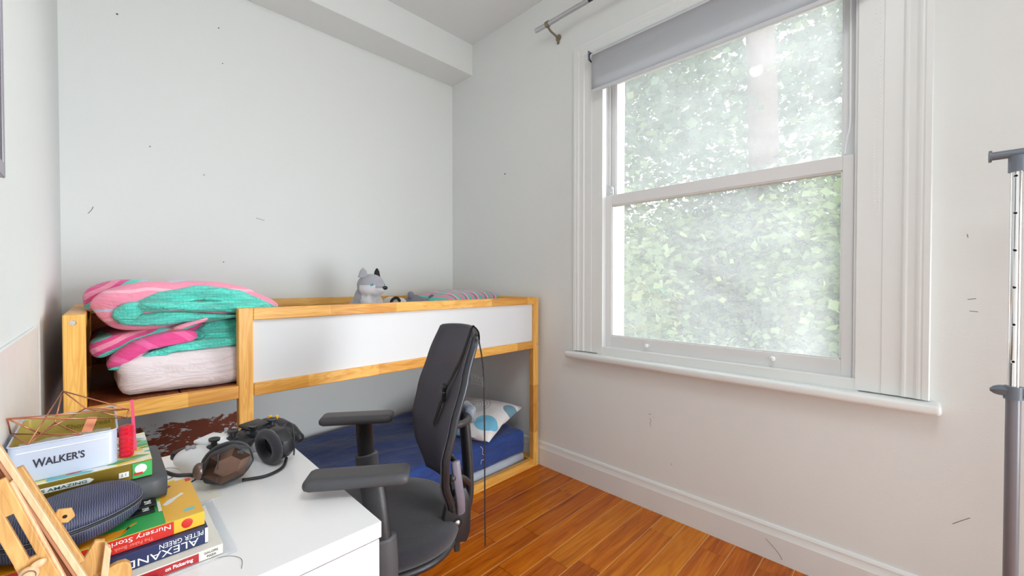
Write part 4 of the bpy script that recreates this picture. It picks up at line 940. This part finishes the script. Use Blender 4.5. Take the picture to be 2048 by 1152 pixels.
# yellow booklet and notepaper, spectacles
t = thing('yellow_booklet', 'narrow bright yellow booklet beside the graphite case', 'booklet', (.108, 1.29, .7505)); part('cover', (.083, 1.16, .7505), (.128, 1.345, .7555), plain('bright_yellow', srgb(250, 226, 10), .5), t, .0005)
part('cover_print', (.090, 1.30, .7555), (.122, 1.33, .7558), M_red, t, 0)
t = thing('note_paper', 'white note paper lying under the headset boom', 'paper', (.15, 1.24, .7505)); part('sheet', (.131, 1.17, .7505), (.20, 1.30, .7512), M_paper, t, 0)
sp = thing('spectacles', 'thin wire spectacles folded on the desk beside the graphite case', 'glasses', (.13, 1.42, .7505))
b = B(); tube(b, catmull([(.095, 1.43, .7535), (.115, 1.445, .755), (.135, 1.435, .7545), (.148, 1.405, .754)], 6, False), .0008, 6); place('temple', b, M_brass, sp)
b = B(); tube(b, [(.147, 1.408, .754), (.165, 1.37, .7535)], .0016, 6); place('temple_tip', b, M_copper, sp)
for cx in (.112, .070):
    b = B(); tube(b, [(cx + .018 * cos(a), 1.385 + .014 * sin(a), .7525 + .002 * sin(a)) for a in [k * pi / 10 for k in range(20)]], .0008, 5, closed=True); place('lens_rim', b, M_darkmetal, sp)
cbl = thing('black_cable', 'thin black cable curling on the desk beside the yellow booklet', 'cable', (.16, 1.3, .75))
b = B(); tube(b, catmull([(.133, 1.215, .7535), (.138, 1.26, .7535), (.155, 1.30, .754), (.185, 1.325, .7535), (.215, 1.34, .7535)], 6, False), .0018, 6); place('wire', b, M_black, cbl)

# ------------------------------------------------------------------ office chair (local x = forward, y = towards camera side)
CX, CY, TH_ = .605, 1.155, math.atan2(.38, -.925)
ch = thing('office_chair', 'black mesh back office chair with armrests turned towards the desk', 'chair', (CX, CY, 0), TH_)
def cp_(name, b, m, parent=ch, **k): return place(name, b, m, parent, local=True, **k)
# seat
def seat(z0, z1, rx, ry, m, name, puff):
    b = B(); n = 48; rings = []
    pr = [(.90, 0), (.98, .15), (1.0, .4), (1.0, .6), (.97, .85), (.90, .98), (.7, 1 + puff), (.4, 1 + puff * 1.3), (.001, 1 + puff * 1.2)]
    for r, h in pr:
        ring = []
        for k in range(n):
            a = 2 * pi * k / n; e = 2.5
            c_, s_2 = cos(a), sin(a); q = (abs(c_) ** e + abs(s_2) ** e) ** (-1 / e)
            wx = 1 + .03 * c_
            ring.append(b.verts.new((rx * r * q * c_, ry * r * q * s_2 * wx, z0 + (z1 - z0) * h - .012 * max(0, c_ * r - .6))))
        rings.append(ring)
    for A, C in zip(rings, rings[1:]):
        for k in range(n): b.faces.new((A[k], A[(k + 1) % n], C[(k + 1) % n], C[k]))
    b.faces.new(rings[0][::-1]); b.faces.new(rings[-1]); return cp_(name, b, m, smooth=True)
seat(.505, .560, .225, .232, M_fabblack, 'seat', .1)
seat(.480, .510, .218, .226, M_black, 'seat_pan', .0)
M_fin = plain('mauve_grey_gloss', srgb(126, 122, 136), .3)
# backrest
def back_x(z):
    P = [(.56, -.215), (.62, -.195), (.70, -.168), (.78, -.163), (.88, -.185), (1.0, -.222), (1.13, -.268)]
    for (a, xa), (c, xc) in zip(P, P[1:]):
        if z <= c: t = (z - a) / (c - a); t = t * t * (3 - 2 * t) * .35 + t * .65; return xa + (xc - xa) * t
    return P[-1][1]
def back_w(z):
    t = (z - .60) / .52; return .150 + .085 * sin(min(1, max(0, t / .45)) * pi / 2) - .045 * max(0, (t - .5) / .5) ** 2
def bp(u, z, off=0): 
    w = back_w(z); zz = z - .012 * u * u * (z > 1.0); return Vector((back_x(zz) + .040 * u * u - off, w * u, zz))
b = B(); NU, NV = 16, 26; g = [[b.verts.new(bp(-1 + 2 * i / NU, .605 + .510 * j / NV)) for j in range(NV + 1)] for i in range(NU + 1)]
for i in range(NU):
    for j in range(NV): b.faces.new((g[i][j], g[i + 1][j], g[i + 1][j + 1], g[i][j + 1]))
bmesh.ops.recalc_face_normals(b, faces=b.faces); bmesh.ops.solidify(b, geom=b.faces, thickness=.003)
bm_o = cp_('back_mesh', b, M_mesh, smooth=True)
b = B(); loop = [bp(-.98, .610 + .500 * j / 20, .012) for j in range(21)] + [bp(-.98 + 1.96 * i / 12, 1.110, .012) for i in range(1, 13)] + [bp(.98, 1.110 - .500 * j / 20, .012) for j in range(1, 21)] + [bp(.98 - 1.96 * i / 12, .610, .012) for i in range(1, 12)]
tube(b, loop, .010, 10, closed=True); cp_('back_frame', b, M_black, smooth=True)
# rear shell: upper pad edge in gloss
b = B(); tube(b, [bp(1, .60 + .51 * j / 20, .018) for j in range(21)], .008, 8); cp_('frame_edge', b, M_darkmetal, smooth=True, label='glossy dark edge')
# rear support column with arms reaching the frame
b = B(); tube(b, catmull([(-.10, 0, .485), (-.20, 0, .49), (-.262, 0, .53), (-.268, 0, .64), (-.258, 0, .78), (-.25, 0, .84)], 6, False), .02, 10, flat=(.060, .034)); cp_('back_column', b, M_black, smooth=True)
b = B()
for s in (-1, 1): tube(b, catmull([(-.262, 0, .60), (-.25, s * .07, .63), (-.21, s * .13, .68), (-.16, s * .20, .72)], 6, False), .010, 8)
for s in (-1, 1): tube(b, catmull([(-.255, 0, .83), (-.245, s * .09, .84), (-.20, s * .18, .86), (-.155, s * .225, .87)], 6, False), .010, 8)
cp_('back_bracket', b, M_black, smooth=True)
b = B(); box(b, (-.285, -.045, .805), (-.245, .045, .860), .012, 3); cp_('height_slider', b, M_greypl, smooth='auto', label='grey slider housing')
b = B(); tube(b, catmull([(-.175, .19, .76), (-.182, .19, .70), (-.195, .17, .64), (-.205, .14, .59), (-.21, .12, .565)], 6, False), .012, 8, flat=(.010, .026)); cp_('side_fin', b, M_fin, smooth=True, label='pale grey fin')
b = B(); prism(b, [(-.045, -.060), (.028, -.072), (.040, -.04), (.042, .05), (.025, .095), (-.005, .085), (-.035, .045), (-.045, .0)], .030, axis_mtx((-.198, .100, .555), (0, 1, 0), (-1, 0, 0)), .006); cp_('tilt_housing', b, M_black, smooth='auto')
b = B(); lathe(b, [(.015, 0), (.015, .0006)], 18, axis_mtx((-.196, .130, .548), (0, 1, 0))); cp_('housing_recess', b, M_dark)
b = B(); lathe(b, [(.008, 0), (.008, .004), (.004, .007), (.001, .0072)], 14, axis_mtx((-.196, .130, .550), (0, 1, 0))); cp_('housing_bolt', b, M_steel, smooth='auto')
b = B(); box(b, (-.208, .108, .455), (-.190, .122, .492), .004, 2); cp_('adjust_pin', b, M_black)
# armrests: upright then swivelled pad
for s, cxx, cyy in ((1, .06, .228), (-1, .045, -.235)):
    b = B(); tube(b, catmull([(.0, s * .10, .487), (.01, s * .20, .487), (.02, s * .262, .50), (.03, s * .268, .58), (.03 + cxx * .2, s * .262, .70), (cxx * .5 + .02, s * .245, .768)], 6, False), .015, 12, flat=(.060, .034)); cp_('arm_upright', b, M_black, smooth=True)
    b = B(); tube(b, catmull([(.03, s * .268, .50), (.03, s * .268, .58), (.034, s * .266, .64)], 6, False), .015, 12, flat=(.044, .078)); cp_('arm_sleeve', b, M_arm, smooth=True)
    pa = RAD(-13.5); Mp = Matrix.Translation((cxx + .02, s * .235, .768)) @ Matrix.Rotation(pa, 4, 'Z')
    b = B(); t = rbox((-.122, -.040, .0), (.122, .040, .030), .0145, (16, 8, 4)); cut_join(b, t, Mp); cp_('arm_pad', b, M_arm, smooth=True)
# mechanism, gas lift, star base
b = B(); box(b, (-.11, -.075, .435), (.10, .075, .485), .012, 3); cp_('tilt_mechanism', b, M_black, smooth='auto')
b = B(); bar(b, (-.04, .06, .452), (-.055, .235, .438), .010, .010, (0, 0, 1), .003); bar(b, (-.055, .225, .442), (-.058, .268, .432), .022, .007, (0, 0, 1), .003); cp_('tilt_lever', b, M_black)
b = B(); lathe(b, [(.027, .12), (.027, .30), (.016, .302), (.016, .44)], 20); cp_('gas_lift', b, M_darkmetal, smooth='auto')
b = B(); lathe(b, [(.038, .07), (.040, .13), (.030, .14)], 20); cp_('hub', b, M_black, smooth='auto')
a0 = math.atan2(.10, .36) - TH_ + .18
for k in range(5):
    a = a0 + k * 2 * pi / 5; d = Vector((cos(a), sin(a), 0)); b = B()
    tube(b, [d * .03 + Vector((0, 0, .105)), d * .16 + Vector((0, 0, .098)), d * .30 + Vector((0, 0, .078))], [.026, .021, .015], 10); cp_('base_arm', b, M_black, smooth=True)
    b = B(); e = d.cross(Vector((0, 0, 1))); c = d * .30 + Vector((0, 0, .029))
    for s in (-1, 1): lathe(b, [(.020, 0), (.027, .003), (.027, .014), (.020, .017)], 18, axis_mtx(c + e * s * .006 - e * (0 if s > 0 else .0), e * s))
    bar(b, c + Vector((0, 0, .0)), c + Vector((0, 0, .045)), .012, .012); cp_('caster', b, M_black, smooth='auto')
# strap looped over the back
st = thing('black_strap', 'black webbing strap with buckle looped over the chair back', 'strap', (CX, CY, 0), TH_)
def ribbon(pts, w, t=.0018, wdir=(0, 1, 0)):
    b = B(); P = catmull(pts, 6, False); wd = Vector(wdir).normalized(); L = []
    for i, p in enumerate(P):
        tn = (P[min(i + 1, len(P) - 1)] - P[max(i - 1, 0)]).normalized(); y = (wd - tn * wd.dot(tn)).normalized(); n_ = tn.cross(y)
        L.append([b.verts.new(p + y * a * w / 2 + n_ * c * t / 2) for a, c in ((-1, -1), (1, -1), (1, 1), (-1, 1))])
    for A, C in zip(L, L[1:]):
        for k in range(4): b.faces.new((A[k], A[(k + 1) % 4], C[(k + 1) % 4], C[k]))
    b.faces.new(L[0][::-1]); b.faces.new(L[-1]); bmesh.ops.recalc_face_normals(b, faces=b.faces); return b
fp = lambda u, z, o=.006: bp(u, z, -o)
place('front_webbing', ribbon([fp(.72, 1.128), fp(.50, 1.04), fp(.30, .97, .012), fp(.18, .92, .016)], .018), M_strap, st, local=True)
place('front_tail', ribbon([fp(.17, .905, .014), fp(.05, .86, .012), fp(-.06, .80, .010)], .022), M_strap, st, local=True)
b = B(); box(b, (-.007, -.013, -.028), (.007, .013, .028), .004, 2); bb = B(); cut_join(bb, b, Matrix.Translation(fp(.17, .915, .017)) @ Matrix.Rotation(RAD(-18), 4, 'X'))
box(bb, (-.004, -.018, -.006), (.008, .018, .006), .002, 1, 0, Matrix.Translation(fp(.17, .915, .017))); place('buckle', bb, M_black, st, local=True)
tx = bp(.95, 1.12, .022)
place('top_loop', ribbon([fp(.72, 1.128), bp(.80, 1.138, .0), bp(.90, 1.125, .018), tx + Vector((0, .0, -.02))], .010), M_strap, st, local=True)
place('hanging_webbing', ribbon([tx + Vector((0, 0, -.02)), tx + Vector((-.012, .002, -.10)), tx + Vector((-.016, .0, -.25)), tx + Vector((-.018, -.004, -.40)), tx + Vector((-.020, -.006, -.62))], .009, .0015, (.6, .8, 0)), M_strap, st, local=True)

# ------------------------------------------------------------------ clothes rack at the right
rk = thing('clothes_rack', 'chrome and grey clothes rack standing by the window wall at right', 'clothes rack', (1.9, -.6, 0))
for i, yv in enumerate((-.204, -1.02)):
    b = B(); tube(b, [(1.9, yv, .93), (1.9, yv, 1.60)], .0125, 20); po = place('upper_post', b, M_chrome, rk, smooth='auto')
    if i == 0:
        d = Vector((-1.9, .208 + .20, 0)).normalized()
        for k in range(6):
            z = 1.572 - k * .109
            b = B(); lathe(b, [(.0052, 0), (.0052, .0012), (.0036, .0014), (.0034, .0)], 12, axis_mtx(Vector((1.9, yv, z)) + d * .0118, d)); place('hole_rim', b, M_chrome, po)
            b = B(); lathe(b, [(.0033, 0), (.0033, .0015)], 10, axis_mtx(Vector((1.9, yv, z)) + d * .0120, d)); place('hole', b, M_dark, po)
    b = B(); tube(b, [(1.9, yv, .04), (1.9, yv, .94)], .0155, 20); place('lower_post', b, M_greypole, rk, smooth='auto')
    s = 1 if i == 0 else -1
    b = B(); tube(b, [(1.9, yv, 1.585), (1.9, yv, 1.632)], .0175, 16); tube(b, [(1.9, yv + s * .052, 1.640), (1.9, yv - s * .10, 1.640)], .0125, 16); tube(b, [(1.9, yv + s * .049, 1.640), (1.9, yv + s * .055, 1.640)], .0175, 18)
    place('top_joint', b, M_greypl, rk, smooth='auto')
    b = B(); tube(b, [(1.9, yv, .915), (1.9, yv, .953)], .020, 18); bar(b, (1.895, yv - s * .0, .94), (1.89, yv - s * .07, .925), .008, .030, (0, 0, 1), .003)
    lathe(b, [(.017, .0), (.017, .015), (.013, .026), (.005, .034)], 6, axis_mtx((1.9, yv + s * .012, .938), (0, s, -.05))); place('height_clamp', b, M_greypl, rk, smooth='auto')
    b = B(); tube(b, [(1.68, yv, .045), (2.10, yv, .045)], .014, 14)
    for xx in (1.70, 2.08): lathe(b, [(.018, -.010), (.022, -.006), (.022, .006), (.018, .010)], 16, axis_mtx((xx, yv, .022), (0, 1, 0)))
    place('foot_bar', b, M_greypole, rk, smooth='auto')
b = B(); tube(b, [(1.9, -.30, 1.640), (1.9, -.93, 1.640)], .011, 16); place('top_rail', b, M_chrome, rk, smooth='auto')
b = B(); tube(b, [(1.9, -.222, .16), (1.9, -1.006, .16)], .009, 12); place('lower_rail', b, M_greypole, rk, smooth='auto')

# ------------------------------------------------------------------ garden seen through the window
b = B(); box(b, (2.45, -14, -1.1), (30, 22, -1.0)); place('ground_outside', b, M_soil, kind='structure')
nrng = np.random.RandomState(5)
def leaves(name, parent, n, centre, radii, size, m, shell=.35, tilt=1.0):
    """n folded leaves scattered in an ellipsoid; 4 verts, 2 tris each"""
    c = np.array(centre); R3 = np.array(radii)
    d = nrng.normal(size=(n, 3)); d /= np.linalg.norm(d, axis=1)[:, None]
    r = nrng.uniform(shell, 1, n) ** (1 / 2.2)
    # clumping: leaves gather round twig centres
    k = max(8, n // 60); tw = nrng.randint(0, k, n)
    dt = nrng.normal(size=(k, 3)); dt /= np.linalg.norm(dt, axis=1)[:, None]; rt = nrng.uniform(shell, 1, k) ** .5
    pos = dt[tw] * rt[tw][:, None] * R3 + nrng.normal(size=(n, 3)) * size * 2.6 + c
    ax = nrng.normal(size=(n, 3)); ax[:, 2] = ax[:, 2] * .5 - .3; ax /= np.linalg.norm(ax, axis=1)[:, None]
    up = nrng.normal(size=(n, 3)) * .6 + np.array([0, 0, 1.0]); sd = np.cross(ax, up); sd /= np.linalg.norm(sd, axis=1)[:, None]
    nn = np.cross(sd, ax); s = (size * nrng.uniform(.6, 1.3, n))[:, None]
    V = np.stack([pos, pos + ax * s * .55 + sd * s * .42 + nn * s * .10, pos + ax * s, pos + ax * s * .45 - sd * s * .42 + nn * s * .10], 1).reshape(-1, 3)
    F = np.arange(n)[:, None] * 4
    F = np.concatenate([F + np.array([0, 1, 2]), F + np.array([0, 2, 3])], 1).reshape(-1)
    me = bpy.data.meshes.new(name); me.vertices.add(len(V)); me.vertices.foreach_set('co', V.astype(np.float32).ravel())
    me.loops.add(len(F)); me.loops.foreach_set('vertex_index', F.astype(np.int32)); me.polygons.add(2 * n)
    me.polygons.foreach_set('loop_start', np.arange(2 * n, dtype=np.int32) * 3)
    try: me.polygons.foreach_set('loop_total', np.full(2 * n, 3, np.int32))
    except Exception: pass
    me.update(calc_edges=True)
    at = me.attributes.new('rnd', 'FLOAT', 'POINT'); q = np.clip(nrng.uniform(0, 1, n) * .6 + (nrng.uniform(0, 1, k)[tw]) * .4, 0, 1); at.data.foreach_set('value', np.repeat(q, 4).astype(np.float32))
    return place(name, me, m, parent, kind='stuff')
def tree(name, label, x, y, h, r, crown_c, crown_r, n, size, m, cat='tree', lean=0):
    t = thing(name, label, cat, (x, y, -1.0)); b = B()
    tube(b, catmull([(x, y, -1.02), (x + .05, y - .03, h * .3), (x - .06 + lean, y + .05, h * .65), (x + lean, y, h)], 4, False), [r * (1.15 - .45 * k / 12) for k in range(13)], 14); place('trunk', b, M_bark, t, smooth=True)
    for k in range(6):
        a = k * 1.05; z = h * (.45 + .08 * k); b = B(); tube(b, catmull([(x, y, z), (x + cos(a) * .8, y + sin(a) * .9, z + .7), (x + cos(a) * 1.7, y + sin(a) * 2.0, z + 1.3)], 4, False), [r * .32 * (1 - k2 / 10) for k2 in range(9)], 8); place('branch', b, M_bark, t, smooth=True)
    leaves('crown', t, n, crown_c, crown_r, size, m, .1)
    return t
tree('garden_tree', 'large tree with a thick pale trunk outside the upper window pane', 6.8, 1.64, 9.5, .20, (9.6, 2.2, 7.0), (1.9, 4.6, 3.8), 11000, .20, M_leaf1)
tree('garden_tree', 'leafy tree filling the left half of the upper pane', 6.6, 4.6, 6.0, .14, (7.0, 3.9, 4.3), (1.5, 1.9, 2.3), 6000, .15, M_leaf1)
tree('garden_tree', 'bright leafy tree at the right edge of the upper pane', 9.5, -.4, 6.0, .16, (9.2, .2, 4.9), (1.4, 1.7, 2.0), 4200, .13, M_leaf1)
def shrub(label, x, y, h, rx, ry, rz, n, size, m):
    t = thing('garden_shrub', label, 'shrub', (x, y, -1.0)); b = B()
    for k in range(5):
        a = k * 1.26; tube(b, catmull([(x + .05 * cos(a), y + .05 * sin(a), -1.0), (x + .2 * cos(a), y + .2 * sin(a), h * .4 - .3), (x + rx * .5 * cos(a), y + ry * .5 * sin(a), h)], 4, False), .018, 6)
    place('stems', b, M_bark, t)
    leaves('foliage', t, n, (x, y, h), (rx, ry, rz), size, m, .1)
shrub('dense dark ivy covered bush in the middle of the lower pane', 6.4, 1.9, 1.0, 1.0, 1.1, 1.9, 15000, .095, M_leaf4)
shrub('broad grey green bush left of centre in the lower pane', 5.4, 2.6, .7, 1.0, 1.1, 1.6, 13000, .11, M_leaf2)
shrub('yellow green bush at the right of the lower pane', 6.0, .7, .8, 1.1, .9, 1.7, 13000, .10, M_leaf3)
shrub('low pale leafy shrub below the middle of the window', 4.2, 1.4, -.1, .8, .9, .7, 14000, .055, M_leaf2)
shrub('low pale shrub below the right corner of the window', 4.4, .45, -.25, .8, .8, .7, 11000, .055, M_leaf2)
shrub('large leaved climber close to the left edge of the lower pane', 3.5, 1.92, .7, .42, .26, .85, 2600, .085, M_leaf3)
shrub('tall evergreen hedge closing the far side of the garden', 10.6, 2.8, 1.1, 1.1, 4.2, 2.5, 32000, .13, M_leaf4)
t = thing('ivy_sprig', 'sprig of bright ivy leaves at the left of the upper pane', 'ivy', (2.95, 1.70, 2.0)); b = B(); tube(b, catmull([(2.97, 1.76, 1.72), (2.95, 1.70, 1.94), (2.95, 1.65, 2.16), (2.97, 1.64, 2.24)], 4, False), .003, 5); place('stem', b, M_bark, t)
leaves('foliage', t, 40, (2.95, 1.665, 2.02), (.05, .04, .17), .045, M_leaf3, .1)
